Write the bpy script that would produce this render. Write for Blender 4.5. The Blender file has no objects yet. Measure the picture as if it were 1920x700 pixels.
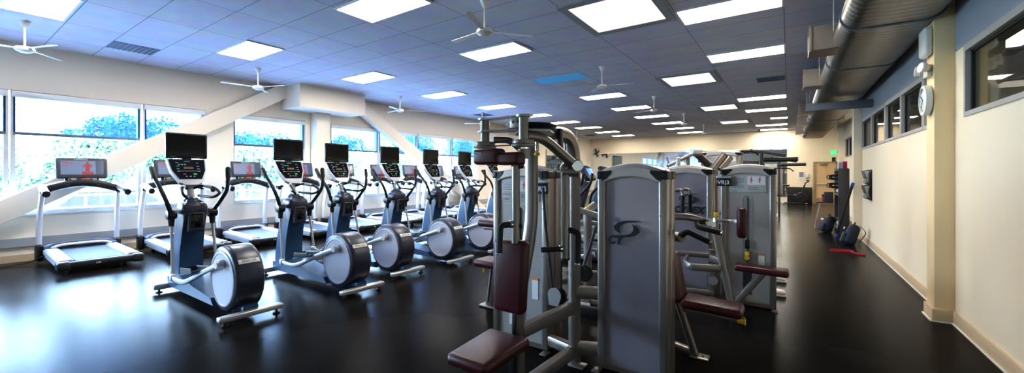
import bpy, bmesh, math, random
from mathutils import Vector, Matrix
random.seed(7)
PI = math.pi
C = bpy.context.scene.collection
S = bpy.context.scene
V = Vector

# ------------------------------------------------------------------ camera model (metres; +Y runs down the room, +X to the right-hand wall)
F, H0, HOR = 760.0, 1.5, 325.0
TH = math.radians(34.38)
FW = V((-math.sin(TH), math.cos(TH), 0)); RT = V((math.cos(TH), math.sin(TH), 0))
CEIL = 3.70
def W(u, v, d):                       # point seen at (u, v), d metres deep
    return FW*d + RT*((u-960)/F*d) + V((0, 0, H0 - (v-HOR)/F*d))

# ------------------------------------------------------------------ mesh builder
class MB:
    def __init__(s): s.v = []; s.f = []; s.m = []
    def add(s, vs, fs, m=0):
        b = len(s.v); s.v += [V(p) for p in vs]
        for f in fs: s.f.append([b+i for i in f]); s.m.append(m)
        return s
    def bx(s, x0, x1, y0, y1, z0, z1, m=0):
        return s.add([(x0,y0,z0),(x1,y0,z0),(x1,y1,z0),(x0,y1,z0),(x0,y0,z1),(x1,y0,z1),(x1,y1,z1),(x0,y1,z1)],
                     [(0,3,2,1),(4,5,6,7),(0,1,5,4),(1,2,6,5),(2,3,7,6),(3,0,4,7)], m)
    def boxr(s, c, d, r=.01, seg=2, R=None, m=0, taper=None):
        bm = bmesh.new(); bmesh.ops.create_cube(bm, size=1)
        for v in bm.verts:
            v.co = V((v.co.x*d[0], v.co.y*d[1], v.co.z*d[2]))
            if taper: v.co = V(taper(v.co))
        if r > 0: bmesh.ops.bevel(bm, geom=bm.edges[:], offset=min(r, min(d)*.49), segments=seg, profile=.5, affect='EDGES')
        bm.verts.index_update()
        M = (R.to_4x4() if R else Matrix())
        s.add([M @ v.co + V(c) for v in bm.verts], [[v.index for v in f.verts] for f in bm.faces], m)
        bm.free(); return s
    def sweep(s, pts, prof, up=None, m=0, scale=None, cap=True, closed=False):
        pts = [V(p) for p in pts]; n = len(pts); k = len(prof)
        T = []
        for i in range(n):
            if closed: t = pts[(i+1) % n]-pts[i-1]
            else: t = pts[min(i+1, n-1)]-pts[max(i-1, 0)]
            T.append(t.normalized())
        u = V(up) if up else (V((0,0,1)) if abs(T[0].z) < .9 else V((0,1,0)))
        vs = []; u = (u - T[0]*u.dot(T[0])).normalized()
        for i in range(n):
            if up and i: u = V(up) if abs(V(up).normalized().dot(T[i])) < .97 else u
            u = (u - T[i]*u.dot(T[i])).normalized(); w = T[i].cross(u)
            sc = scale[i] if scale else 1
            for (a, b) in prof: vs.append(pts[i] + w*(a*sc) + u*(b*sc))
        fs = []
        for i in range(n if closed else n-1):
            j = (i+1) % n
            for q in range(k): fs.append((i*k+q, i*k+(q+1) % k, j*k+(q+1) % k, j*k+q))
        if cap and not closed: fs += [tuple(range(k))[::-1], tuple((n-1)*k+q for q in range(k))]
        return s.add(vs, fs, m)
    def tube(s, pts, r, n=10, m=0, closed=False):
        if isinstance(r, (list, tuple)): sc = r; r0 = 1
        else: sc = None; r0 = r
        return s.sweep(pts, [(r0*math.cos(2*PI*i/n), r0*math.sin(2*PI*i/n)) for i in range(n)], m=m, scale=sc, closed=closed)
    def bar(s, pts, w, h, up=(0,0,1), m=0, r=.25, scale=None, closed=False):   # rounded rectangular tube, h along up
        c = min(w, h)*r; p = []
        for sx, sy, a0 in ((1,1,0),(-1,1,90),(-1,-1,180),(1,-1,270)):
            for a in (0, 45, 90):
                t = math.radians(a0+a); p.append((sx*(w/2-c)+c*math.cos(t), sy*(h/2-c)+c*math.sin(t)))
        return s.sweep(pts, p, up=up, m=m, scale=scale, closed=closed)
    def lathe(s, prof, c=(0,0,0), ax=(0,0,1), n=24, m=0):
        q = V((0,0,1)).rotation_difference(V(ax).normalized()); vs = []; fs = []
        for (r, z) in prof:
            for i in range(n): vs.append(V(c) + q @ V((r*math.cos(2*PI*i/n), r*math.sin(2*PI*i/n), z)))
        for i in range(len(prof)-1):
            for j in range(n): fs.append((i*n+j, i*n+(j+1) % n, (i+1)*n+(j+1) % n, (i+1)*n+j))
        fs += [tuple(range(n))[::-1], tuple((len(prof)-1)*n+j for j in range(n))]
        return s.add(vs, fs, m)
    def cyl(s, a, b, r, n=16, m=0, e=.003):
        a = V(a); b = V(b); L = (b-a).length
        return s.lathe([(r-e, 0), (r, e), (r, L-e), (r-e, L)], a, b-a, n, m)
    def prism(s, poly, d, M=Matrix(), m=0):
        k = len(poly)
        vs = [M @ V((x, y, 0)) for x, y in poly] + [M @ V((x, y, d)) for x, y in poly]
        fs = [tuple(range(k))[::-1], tuple(range(k, 2*k))] + [(i, (i+1) % k, k+(i+1) % k, k+i) for i in range(k)]
        return s.add(vs, fs, m)
    def sphere(s, c, r, n=14, m=0):
        pr = [(max(.0005, math.sin(PI*i/8)), -math.cos(PI*i/8)) for i in range(9)]
        rr = r if isinstance(r, (tuple, list)) else (r, r, r)
        b = len(s.v); s.lathe(pr, (0,0,0), (0,0,1), n, m)
        for i in range(b, len(s.v)): p = s.v[i]; s.v[i] = V((p.x*rr[0], p.y*rr[1], p.z*rr[2])) + V(c)
        return s
    def xf(s, M):
        s.v = [M @ p for p in s.v]; return s

def fillet(pts, r, n=5):
    pts = [V(p) for p in pts]; out = [pts[0]]
    for i in range(1, len(pts)-1):
        a = pts[i-1]-pts[i]; b = pts[i+1]-pts[i]; d = min(r, a.length*.48, b.length*.48)
        p0 = pts[i]+a.normalized()*d; p2 = pts[i]+b.normalized()*d
        for k in range(n+1):
            t = k/n; out.append(p0*(1-t)**2 + pts[i]*2*t*(1-t) + p2*t*t)
    out.append(pts[-1]); return out

def obj(name, mb, mat, parent=None, off=None, ang=35):
    me = bpy.data.meshes.new(name)
    o3 = V(off) if off is not None else V((0,0,0))
    me.from_pydata([tuple(p-o3) for p in mb.v], [], mb.f)
    for mm in (mat if isinstance(mat, (list, tuple)) else [mat]): me.materials.append(mm)
    for p, i in zip(me.polygons, mb.m): p.material_index = i
    bm = bmesh.new(); bm.from_mesh(me); bmesh.ops.recalc_face_normals(bm, faces=bm.faces); bm.to_mesh(me); bm.free()
    me.shade_smooth(); me.set_sharp_from_angle(angle=math.radians(ang))
    o = bpy.data.objects.new(name, me); C.objects.link(o)
    if parent: o.parent = parent
    if off is not None and parent is None: o.location = o3
    return o
def tag(o, label, cat, group=None):
    o['label'] = label; o['category'] = cat
    if group: o['group'] = group
    return o
def thing(name, label, cat, loc=(0,0,0), rz=0, group=None):
    o = bpy.data.objects.new(name, None); C.objects.link(o); o.empty_display_size = .1
    o.location = loc; o.rotation_euler = (0, 0, rz)
    return tag(o, label, cat, group)
def struct(name, mb, mat, parent=None):
    o = obj(name, mb, mat, parent)
    if not parent: o['kind'] = 'structure'
    return o
def dup(root, loc, label, rz=None):
    r = root.copy(); C.objects.link(r); r.location = loc; r['label'] = label
    if rz is not None: r.rotation_euler = (0, 0, rz)
    for ch in list(root.children):
        c = ch.copy(); C.objects.link(c); c.parent = r
        for g in list(ch.children):
            d = g.copy(); C.objects.link(d); d.parent = c
    return r
FRONT = Matrix(((1,0,0,0),(0,0,-1,0),(0,1,0,0),(0,0,0,1)))         # drawing plane facing -Y
SIDE = Matrix(((0,0,1,0),(1,0,0,0),(0,1,0,0),(0,0,0,1)))           # drawing plane facing +X
def text_mb(body, size, M, shear=0.0, depth=.0006, bold=0.0):
    cu = bpy.data.curves.new('lettering', 'FONT'); cu.body = body; cu.size = size; cu.extrude = depth
    cu.align_x = 'CENTER'; cu.align_y = 'CENTER'; cu.shear = shear; cu.offset = bold
    o = bpy.data.objects.new('lettering', cu); C.objects.link(o)
    dg = bpy.context.evaluated_depsgraph_get(); me = bpy.data.meshes.new_from_object(o.evaluated_get(dg))
    mb = MB(); mb.add([M @ v.co for v in me.vertices], [list(p.vertices) for p in me.polygons])
    bpy.data.objects.remove(o); bpy.data.curves.remove(cu); bpy.data.meshes.remove(me)
    return mb
ORD = ['first','second','third','fourth','fifth','sixth','seventh','eighth','ninth','tenth','eleventh','twelfth']

# ------------------------------------------------------------------ materials
def mat(name, col, rough=.5, metal=0, spec=.5, noise=0, nscale=8, bump=0, bscale=60, coat=0, emit=None, es=0):
    m = bpy.data.materials.new(name); m.use_nodes = True; nt = m.node_tree; b = nt.nodes['Principled BSDF']
    b.inputs['Base Color'].default_value = (*col, 1); b.inputs['Roughness'].default_value = rough
    b.inputs['Metallic'].default_value = metal; b.inputs['Specular IOR Level'].default_value = spec
    b.inputs['Coat Weight'].default_value = coat
    if emit: b.inputs['Emission Color'].default_value = (*emit, 1); b.inputs['Emission Strength'].default_value = es
    if noise or bump:
        tc = nt.nodes.new('ShaderNodeTexCoord')
    if noise:
        n = nt.nodes.new('ShaderNodeTexNoise'); n.inputs['Scale'].default_value = nscale; n.inputs['Detail'].default_value = 4
        nt.links.new(tc.outputs['Object'], n.inputs['Vector'])
        r = nt.nodes.new('ShaderNodeMapRange'); r.inputs['To Min'].default_value = 1-noise; r.inputs['To Max'].default_value = 1+noise
        nt.links.new(n.outputs['Fac'], r.inputs['Value'])
        mx = nt.nodes.new('ShaderNodeVectorMath'); mx.operation = 'SCALE'; mx.inputs[0].default_value = col
        nt.links.new(r.outputs['Result'], mx.inputs['Scale']); nt.links.new(mx.outputs['Vector'], b.inputs['Base Color'])
    if bump:
        n2 = nt.nodes.new('ShaderNodeTexNoise'); n2.inputs['Scale'].default_value = bscale; n2.inputs['Detail'].default_value = 3
        nt.links.new(tc.outputs['Object'], n2.inputs['Vector'])
        bp = nt.nodes.new('ShaderNodeBump'); bp.inputs['Strength'].default_value = bump; bp.inputs['Distance'].default_value = .01
        nt.links.new(n2.outputs['Fac'], bp.inputs['Height']); nt.links.new(bp.outputs['Normal'], b.inputs['Normal'])
    return m
def emat(name, col, s):
    m = bpy.data.materials.new(name); m.use_nodes = True; nt = m.node_tree; nt.nodes.clear()
    e = nt.nodes.new('ShaderNodeEmission'); o = nt.nodes.new('ShaderNodeOutputMaterial')
    e.inputs['Color'].default_value = (*col, 1); e.inputs['Strength'].default_value = s
    nt.links.new(e.outputs[0], o.inputs[0]); return m
def glassmat(name, tint, refl, rough=0.0):
    m = bpy.data.materials.new(name); m.use_nodes = True; nt = m.node_tree; nt.nodes.clear()
    t = nt.nodes.new('ShaderNodeBsdfTransparent'); t.inputs[0].default_value = (*tint, 1)
    g = nt.nodes.new('ShaderNodeBsdfGlossy'); g.inputs['Roughness'].default_value = rough
    fr = nt.nodes.new('ShaderNodeLayerWeight'); fr.inputs['Blend'].default_value = .25
    mr = nt.nodes.new('ShaderNodeMapRange'); mr.inputs['To Min'].default_value = refl; mr.inputs['To Max'].default_value = min(1, refl+.5)
    x = nt.nodes.new('ShaderNodeMixShader'); o = nt.nodes.new('ShaderNodeOutputMaterial')
    nt.links.new(fr.outputs['Fresnel'], mr.inputs['Value']); nt.links.new(mr.outputs['Result'], x.inputs[0])
    nt.links.new(t.outputs[0], x.inputs[1]); nt.links.new(g.outputs[0], x.inputs[2]); nt.links.new(x.outputs[0], o.inputs[0]); return m
def shademat():
    m = bpy.data.materials.new('roller shade mesh'); m.use_nodes = True; nt = m.node_tree; nt.nodes.clear()
    t = nt.nodes.new('ShaderNodeBsdfTransparent'); t.inputs[0].default_value = (.27, .42, .58, 1)
    d = nt.nodes.new('ShaderNodeBsdfTranslucent'); d.inputs[0].default_value = (.55, .68, .85, 1)
    x = nt.nodes.new('ShaderNodeMixShader'); o = nt.nodes.new('ShaderNodeOutputMaterial'); x.inputs[0].default_value = .03
    nt.links.new(t.outputs[0], x.inputs[1]); nt.links.new(d.outputs[0], x.inputs[2]); nt.links.new(x.outputs[0], o.inputs[0]); return m
def ceilmat():
    m = mat('ceiling tiles', (.33,.37,.47), .85); nt = m.node_tree; b = nt.nodes['Principled BSDF']
    tc = nt.nodes.new('ShaderNodeTexCoord'); mp = nt.nodes.new('ShaderNodeMapping')
    mp.inputs['Location'].default_value = (.06+1.23*20, -1.82+.617*40, 0)
    br = nt.nodes.new('ShaderNodeTexBrick'); br.offset = 0; br.squash = 1
    for k, v in (('Scale', 1), ('Mortar Size', .006), ('Mortar Smooth', .3), ('Brick Width', 1.23), ('Row Height', .617), ('Bias', 0)): br.inputs[k].default_value = v
    br.inputs['Color1'].default_value = (.75,.76,.88,1); br.inputs['Color2'].default_value = (.70,.71,.83,1); br.inputs['Mortar'].default_value = (.22,.24,.30,1)
    n = nt.nodes.new('ShaderNodeTexNoise'); n.inputs['Scale'].default_value = 3; n.inputs['Detail'].default_value = 6
    mx = nt.nodes.new('ShaderNodeMixRGB'); mx.blend_type = 'MULTIPLY'; mx.inputs[0].default_value = .35
    nt.links.new(tc.outputs['Object'], mp.inputs[0]); nt.links.new(mp.outputs[0], br.inputs['Vector']); nt.links.new(tc.outputs['Object'], n.inputs['Vector'])
    nt.links.new(br.outputs['Color'], mx.inputs[1]); nt.links.new(n.outputs['Color'], mx.inputs[2]); nt.links.new(mx.outputs[0], b.inputs['Base Color'])
    return m
def floormat():
    m = mat('black rubber floor', (.016,.016,.018), .3, spec=.34); nt = m.node_tree; b = nt.nodes['Principled BSDF']
    tc = nt.nodes.new('ShaderNodeTexCoord')
    n = nt.nodes.new('ShaderNodeTexNoise'); n.inputs['Scale'].default_value = 1.3; n.inputs['Detail'].default_value = 7
    r = nt.nodes.new('ShaderNodeMapRange'); r.inputs['To Min'].default_value = .11; r.inputs['To Max'].default_value = .21
    n2 = nt.nodes.new('ShaderNodeTexNoise'); n2.inputs['Scale'].default_value = 260; n2.inputs['Detail'].default_value = 2
    bp = nt.nodes.new('ShaderNodeBump'); bp.inputs['Strength'].default_value = .12; bp.inputs['Distance'].default_value = .004
    cr = nt.nodes.new('ShaderNodeValToRGB'); cr.color_ramp.elements[0].color = (.006,.006,.007,1); cr.color_ramp.elements[1].color = (.018,.016,.014,1)
    for a in (n, n2): nt.links.new(tc.outputs['Object'], a.inputs['Vector'])
    nt.links.new(n.outputs['Fac'], r.inputs['Value']); nt.links.new(r.outputs['Result'], b.inputs['Roughness'])
    nt.links.new(n.outputs['Fac'], cr.inputs[0]); nt.links.new(cr.outputs[0], b.inputs['Base Color'])
    nt.links.new(n2.outputs['Fac'], bp.inputs['Height']); nt.links.new(bp.outputs['Normal'], b.inputs['Normal'])
    b.inputs['Specular IOR Level'].default_value = 0
    g = nt.nodes.new('ShaderNodeBsdfGlossy'); nt.links.new(r.outputs['Result'], g.inputs['Roughness']); nt.links.new(bp.outputs['Normal'], g.inputs['Normal'])
    lw = nt.nodes.new('ShaderNodeLayerWeight'); lw.inputs['Blend'].default_value = .5
    mr = nt.nodes.new('ShaderNodeMapRange'); mr.inputs['From Min'].default_value = .48; mr.inputs['From Max'].default_value = .95; pw = nt.nodes.new('ShaderNodeMath'); pw.operation = 'POWER'; pw.inputs[1].default_value = 3.2; ml = nt.nodes.new('ShaderNodeMath'); ml.operation = 'MULTIPLY_ADD'; ml.inputs[1].default_value = .62; ml.inputs[2].default_value = .002
    x = nt.nodes.new('ShaderNodeMixShader'); out = [q for q in nt.nodes if q.type == 'OUTPUT_MATERIAL'][0]
    nt.links.new(lw.outputs['Facing'], mr.inputs['Value']); nt.links.new(mr.outputs['Result'], pw.inputs[0]); nt.links.new(pw.outputs[0], ml.inputs[0]); nt.links.new(ml.outputs[0], x.inputs[0])
    nt.links.new(b.outputs[0], x.inputs[1]); nt.links.new(g.outputs[0], x.inputs[2]); nt.links.new(x.outputs[0], out.inputs[0])
    return m
def ductmat():
    m = mat('galvanised steel', (.30,.295,.28), .34, .85, noise=.25, nscale=3); return m
M_ = dict(
    floor=floormat(), ceil=ceilmat(),
    cream=mat('cream wall paint', (.87,.76,.58), .75, noise=.03, nscale=2), creamL=mat('pale wall paint', (.86,.77,.64), .75, noise=.03, nscale=2),
    colm=mat('tan column paint', (.90,.70,.42), .7, noise=.03), greycast=mat('upper wall grey light cast', (.33,.35,.41), .8),  # upper wall grey-blue: reflected window light painted into the wall colour
    base=mat('beige rubber baseboard', (.62,.48,.31), .5), white=mat('white enamel', (.82,.81,.78), .35), offw=mat('off white plastic', (.80,.77,.70), .4),
    alu=mat('anodised window frame', (.62,.63,.64), .4, .3), frameg=mat('grey painted window frame', (.42,.40,.38), .5), blackf=mat('black gasket', (.01,.01,.011), .5),
    glass=glassmat('window glass', (.97,.99,1), .03), iglass=glassmat('interior window glass', (.80,.82,.76), .16), shade=shademat(),
    hem=mat('shade hem bar', (.10,.12,.16), .5), mirror=mat('mirror silver', (.82,.86,.86), .02, 1.0),
    lamp=emat('lit diffuser', (1,.93,.82), 17.5), lampl=emat('lit diffuser window side', (1,.94,.86), 21.0), sky=mat('skylight diffuser', (.85,.82,.76), .5, emit=(1,.96,.90), es=.5), cyan=mat('blue ceiling tile', (.10,.42,.72), .7, emit=(.1,.5,.9), es=.12),
    lampf=mat('white light frame', (.75,.76,.80), .5), skyf=mat('grey skylight frame', (.33,.34,.36), .6), vent=mat('grey vent metal', (.13,.15,.19), .6),
    duct=ductmat(), silver=mat('silver painted steel', (.53,.53,.54), .33, .55), bronze=mat('champagne painted steel', (.27,.24,.22), .32, .65, bump=.05, bscale=400),
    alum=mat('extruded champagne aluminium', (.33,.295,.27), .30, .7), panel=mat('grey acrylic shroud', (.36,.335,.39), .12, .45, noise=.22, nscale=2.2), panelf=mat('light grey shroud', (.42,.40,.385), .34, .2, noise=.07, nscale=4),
    capc=mat('arched cap champagne', (.55,.50,.47), .34, .35), black=mat('black plastic', (.012,.012,.014), .35), blackr=mat('black rubber grip', (.011,.011,.012), .6), gloss=mat('black glossy screen', (.006,.006,.008), .08),
    burg=mat('burgundy vinyl', (.062,.008,.013), .34, spec=.42, bump=.12, bscale=180), chrome=mat('chrome', (.75,.75,.75), .12, 1), yellow=mat('yellow plastic', (.80,.50,.02), .4),
    char=mat('charcoal plastic', (.038,.043,.070), .33), charb=mat('slate blue plastic', (.030,.075,.15), .30), sil=mat('pale silver plastic', (.66,.67,.72), .32, .1), disc=mat('pale disc plastic', (.52,.52,.60), .38),
    tread=mat('treadmill belt', (.05,.055,.07), .55, spec=.25, bump=.15, bscale=300), rail=mat('silver side rail', (.50,.52,.58), .35, .1), conf=mat('console frame grey', (.055,.06,.065), .4),
    scr=mat('lit display', (.08,.10,.15), .2, emit=(.30,.38,.55), es=.28), scrd=mat('dark display', (.03,.035,.05), .12, emit=(.10,.13,.20), es=.5), red=mat('red print', (.45,.05,.05), .4, emit=(.5,.08,.08), es=.25),
    green=mat('green led', (.02,.22,.05), .4, emit=(.15,1,.25), es=.12), amber=mat('amber led', (.14,.08,.03), .4, emit=(.8,.35,.1), es=.03), ink=mat('black print', (.012,.012,.014), .5), wprint=mat('white print', (.8,.8,.8), .5), paper=mat('white card', (.78,.78,.78), .6),
    greyp=mat('grey placard', (.50,.49,.48), .5), gprint=mat('grey print', (.16,.16,.17), .6), blueb=mat('navy badge', (.02,.035,.07), .35), tan=mat('tan door paint', (.62,.44,.24), .5), frametan=mat('brown door frame', (.36,.25,.15), .5),
    exitg=mat('exit green', (.02,.35,.12), .5, emit=(.05,.75,.25), es=.8), navy=mat('navy nylon', (.012,.016,.035), .65, bump=.3, bscale=60), teal=mat('teal nylon', (.03,.10,.16), .6), grack=mat('dark grey steel', (.075,.075,.08), .5, .2),
    redr=mat('red rubber', (.36,.01,.02), .45), blue=mat('blue plastic', (.03,.08,.5), .4), magenta=mat('magenta carton', (.40,.02,.12), .5), grey=mat('mid grey plastic', (.30,.30,.31), .5),
    leaf=mat('tree leaves', (.085,.15,.085), .6, noise=.5, nscale=.7), leaf2=mat('pale tree leaves', (.13,.19,.11), .6, noise=.5, nscale=.7), bark=mat('tree bark', (.16,.12,.09), .9), pave=mat('pale pavement', (.75,.76,.76), .9, noise=.1), lawn=mat('lawn', (.20,.30,.12), .9, noise=.3),
    car1=mat('white car paint', (.75,.76,.78), .25, coat=.5), car2=mat('blue car paint', (.10,.18,.35), .25, coat=.5), tyre=mat('tyre rubber', (.02,.02,.02), .8), skin=mat('skin', (.60,.38,.28), .5), cloth=mat('grey jersey', (.12,.12,.14), .8), shoe=mat('white shoe', (.75,.68,.66), .6), hair=mat('brown hair', (.05,.03,.02), .6),
    ember=mat('orange screen', (.6,.2,.05), .3, emit=(1,.35,.12), es=.9), bscr=mat('blue screen', (.05,.1,.5), .3, emit=(.1,.25,1), es=.9), dark=mat('dark room paint', (.10,.10,.105), .8), olive=mat('dim room paint', (.55,.50,.36), .8),
)
m = M_

# ------------------------------------------------------------------ room shell
XL, XR, YF, YB = -10.75, 1.36, 24.8, -4.3
struct('floor', MB().bx(XL-.3, 2.2, YB-.3, YF+.3, -.2, 0), m['floor'])
struct('ceiling', MB().bx(XL-.3, 4.6, YB-.3, YF+.3, CEIL, CEIL+.25), m['ceil'])
# window wall
SILL, HEAD = .805, 2.90
wins = [(-4.2,-2.52),(-2.50,-.84),(-.82,.84),(.86,2.53),(2.55,3.60),(4.15,5.86),(6.59,8.23),(8.25,9.85),(9.87,11.62),(11.64,13.2)]
piers = [(YB-.3,-4.2),(3.60,4.15),(5.86,6.59),(13.2,YF+.3)]
b = MB().bx(XL-.3,XL,YB-.3,YF+.3,0,SILL).bx(XL-.3,XL,YB-.3,YF+.3,HEAD,CEIL)
for a, c in piers: b.bx(XL-.3,XL,a,c,SILL,HEAD)
struct('wall_left', b, m['creamL'])
for i, (a, c) in enumerate(wins):
    f = MB(); t = .055
    f.bx(XL-.16,XL-.04,a,a+t,SILL,HEAD).bx(XL-.16,XL-.04,c-t,c,SILL,HEAD).bx(XL-.16,XL-.04,a+t,c-t,SILL,SILL+t).bx(XL-.16,XL-.04,a+t,c-t,HEAD-t,HEAD)
    f.bx(XL-.16,XL+.03,a,c,SILL-.03,SILL)
    w = struct('window_%d' % (i+1), f, m['alu'])
    obj('pane', MB().bx(XL-.105,XL-.099,a+t,c-t,SILL+t,HEAD-t), m['glass'], w)
    if c > 0:
        nm = {2:'beside the left edge of the photo',3:'behind the nearest treadmill',4:'narrow, left of the first pier',5:'single window between the two piers',6:'just right of the column pier',7:'where the right diagonal beam crosses',8:'second last before the far mirror wall',9:'last and farthest window'}[i]
        r = thing('roller_shade', 'half-lowered bluish mesh roller shade on window, '+nm, 'window shade', (XL-.02,(a+c)/2,HEAD-.1), group='roller shades on the window wall')
        off = r.location
        obj('fabric', MB().bx(XL-.034,XL-.030,a+.03,c-.03,2.19,HEAD-.1), m['shade'], r, off)
        obj('hem_bar', MB().boxr((XL-.032,(a+c)/2,2.175),(.03,c-a-.06,.05),.008), m['hem'], r, off)
        obj('cassette', MB().boxr((XL-.02,(a+c)/2,HEAD-.06),(.10,c-a-.02,.10),.01), m['white'], r, off)
# wall guard and baseboard at the windows
struct('trim_1', MB().bx(XL,XL+.06,YB,YF,.26,.40), mat('grey wall guard', (.36,.38,.40), .5))
struct('baseboard_left', MB().bx(XL,XL+.015,YB,YF,0,.12), m['base'])
# column, soffit and diagonal braces
struct('trim_2', MB().boxr((XL+.16,6.2,1.565),(.30,.40,3.13),.02), m['creamL'])
struct('trim_3', MB().bx(XL,-9.84,5.23,7.07,3.13,CEIL), m['creamL'])
def brace(n, p, q): struct(n, MB().bar([p, q], .22, .34, up=(0,0,1), r=.06), m['creamL'])
brace('trim_4', (XL+.18,-.72,-.02), (XL+.18,5.50,3.76)); brace('trim_5', (XL+.18,13.22,-.02), (XL+.18,7.0,3.70))
# far wall
b = MB().bx(XL-.3, 2.4, YF, YF+.3, 0, CEIL); struct('wall_far', b, m['cream'])
struct('wall_back', MB().bx(XL-.3, 2.4, YB-.3, YB, 0, CEIL), m['cream'])
# right wall with its ribbon windows
WS, WT = 2.03, 2.70
rw = [(1.60,3.52),(3.58,5.53),(6.10,6.93),(6.95,8.13),(8.15,9.33),(9.35,10.72),(10.74,12.0)]
b = MB().bx(XR,XR+.25,YB-.3,12.2,0,WS)
b.bx(XR,XR+.25,YB-.3,1.6,WS,WT).bx(XR,XR+.25,5.53,6.10,WS,WT).bx(XR,XR+.25,12.0,12.2,WS,WT)
struct('wall_right', b, m['cream'])
struct('wall_right_upper', MB().bx(XR,XR+.25,YB-.3,12.2,WT,CEIL), m['greycast'])
b = MB().bx(1.6,1.85,12.2,16.2,0,CEIL).bx(1.6,1.85,18.0,18.6,0,CEIL).bx(1.6,1.85,16.2,18.0,0,WS+.03).bx(1.6,1.85,16.2,18.0,WT,CEIL)
b.bx(1.36,1.85,12.2,12.25,0,CEIL); b.bx(1.9,2.15,18.6,YF,0,CEIL).bx(1.6,2.15,18.6,18.65,0,CEIL)
struct('wall_right_far', b, m['cream'])
for i, (a, c) in enumerate(rw + [(16.2,17.08),(17.12,18.0)]):
    x = XR if i < 7 else 1.6; t = .042; f = MB(); z0 = WS
    for y0, y1, q0, q1 in ((a,a+t,z0,WT),(c-t,c,z0,WT),(a+t,c-t,z0,z0+t),(a+t,c-t,WT-t-.02,WT)): f.bx(x-.012,x+.06,y0,y1,q0,q1)
    w = struct('window_%d' % (i+11), f, m['frameg'])
    g = MB()
    for y0, y1, q0, q1 in ((a+t,a+t+.03,z0+t,WT-t),(c-t-.03,c-t,z0+t,WT-t),(a+t,c-t,WT-t-.04,WT-t)): g.bx(x+.025,x+.05,y0,y1,q0,q1)
    obj('gasket', g, m['blackf'], w)
    obj('pane', MB().bx(x+.035,x+.041,a+t,c-t,z0+t,WT-t), m['iglass'], w)
# dim corridor behind the ribbon windows
struct('wall_corridor', MB().bx(4.3,4.4,YB,YF,0,CEIL).bx(1.4,4.4,YB-.2,YB,0,CEIL).bx(2.15,4.4,YF,YF+.1,0,CEIL), m['olive'])
struct('floor_corridor', MB().bx(2.2,4.4,YB,YF,-.2,0), m['dark'])
for k, y in enumerate((3.0,6.5,10.0,14.0)):
    cl = thing('corridor_light', 'lit ceiling light in the corridor behind the ribbon windows, %s from the front' % ORD[k], 'ceiling light', (3.0,y,CEIL), group='corridor ceiling lights')
    obj('diffuser', MB().bx(-.25,.25,-.6,.6,-.03,-.008), emat('corridor diffuser', (1,.95,.85), 7), cl); obj('frame', MB().bx(-.28,.28,-.63,.63,-.012,0), m['lampf'], cl)
# columns on the right wall
struct('trim_6', MB().boxr((1.29,5.94,CEIL/2),(.16,.27,CEIL),.008), m['colm'])
struct('trim_7', MB().boxr((1.30,12.17,CEIL/2),(.18,.30,CEIL),.008), m['cream'])
struct('trim_8', MB().boxr((1.52,18.45,CEIL/2),(.18,.30,CEIL),.008), m['cream'])
struct('trim_9', MB().bx(1.18,1.36,YB,12.1,3.22,3.36), m['cream'])
b = MB()
for x, y0, y1 in ((XR,YB,5.80),(XR,6.08,12.0),(1.6,12.33,18.3)): b.boxr((x-.008,(y0+y1)/2,.065),(.02,y1-y0,.13),.006)
b.boxr((1.20,5.94,.065),(.02,.31,.13),.006); b.boxr((1.285,5.80,.065),(.19,.02,.13),.006); b.boxr((1.285,6.08,.065),(.19,.02,.13),.006)
struct('baseboard_right', b, m['base'])
b = MB()
for x, y0, y1 in ((XR,YB,5.78),(XR,6.09,12.0)): b.bx(x-.03,x-.016,y0,y1,0,.012)
b.bx(1.176,1.19,5.78,6.1,0,.012); b.bx(1.176,XR,5.776,5.79,0,.012)
struct('trim_10', b, m['offw'])
# mirrors, black wainscot, door
tag(obj('wall_mirror', MB().bx(-10.74,-.10,YF-.012,YF-.002,.30,2.74), m['mirror']), 'long frameless mirror covering most of the far wall', 'mirror')
tag(obj('wall_mirror', MB().bx(XL+.062,XL+.072,18.9,20.8,.42,2.80), m['mirror']), 'mirror on the window-side wall near the far corner', 'mirror')
tag(obj('wall_padding', MB().boxr((.42,YF-.02,.40),(1.02,.04,.80),.01), m['blackr']), 'black padding on the far wall between mirror and door', 'wall pad')
d = MB(); dx0, dx1, dz = 1.06, 1.90, 1.98
d.bx(dx0-.09,dx0,YF-.06,YF,0,dz+.08).bx(dx1-.06,dx1,YF-.06,YF,0,dz+.08).bx(dx0,dx1,YF-.06,YF,dz,dz+.08)
dr = struct('door_1', d, m['frametan'])
obj('door_leaf', MB().bx(dx0,dx1-.06,YF-.035,YF-.002,.01,dz), m['tan'], dr)
obj('panic_bar', MB().boxr(((dx0+dx1)/2-.02,YF-.075,.98),(.70,.05,.05),.01).bx(dx0+.08,dx0+.14,YF-.06,YF-.03,.95,1.01).bx(dx1-.22,dx1-.16,YF-.06,YF-.03,.95,1.01), m['silver'], dr)
obj('door_closer', MB().boxr((dx0+.32,YF-.07,dz-.06),(.28,.07,.08),.01).bar([(dx0+.3,YF-.09,dz-.02),(dx0+.55,YF-.1,dz-.02)],.02,.012), m['bronze'], dr)
obj('kick_plate', MB().bx(dx0+.03,dx1-.09,YF-.04,YF-.034,.04,.28), m['frametan'], dr)

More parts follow.
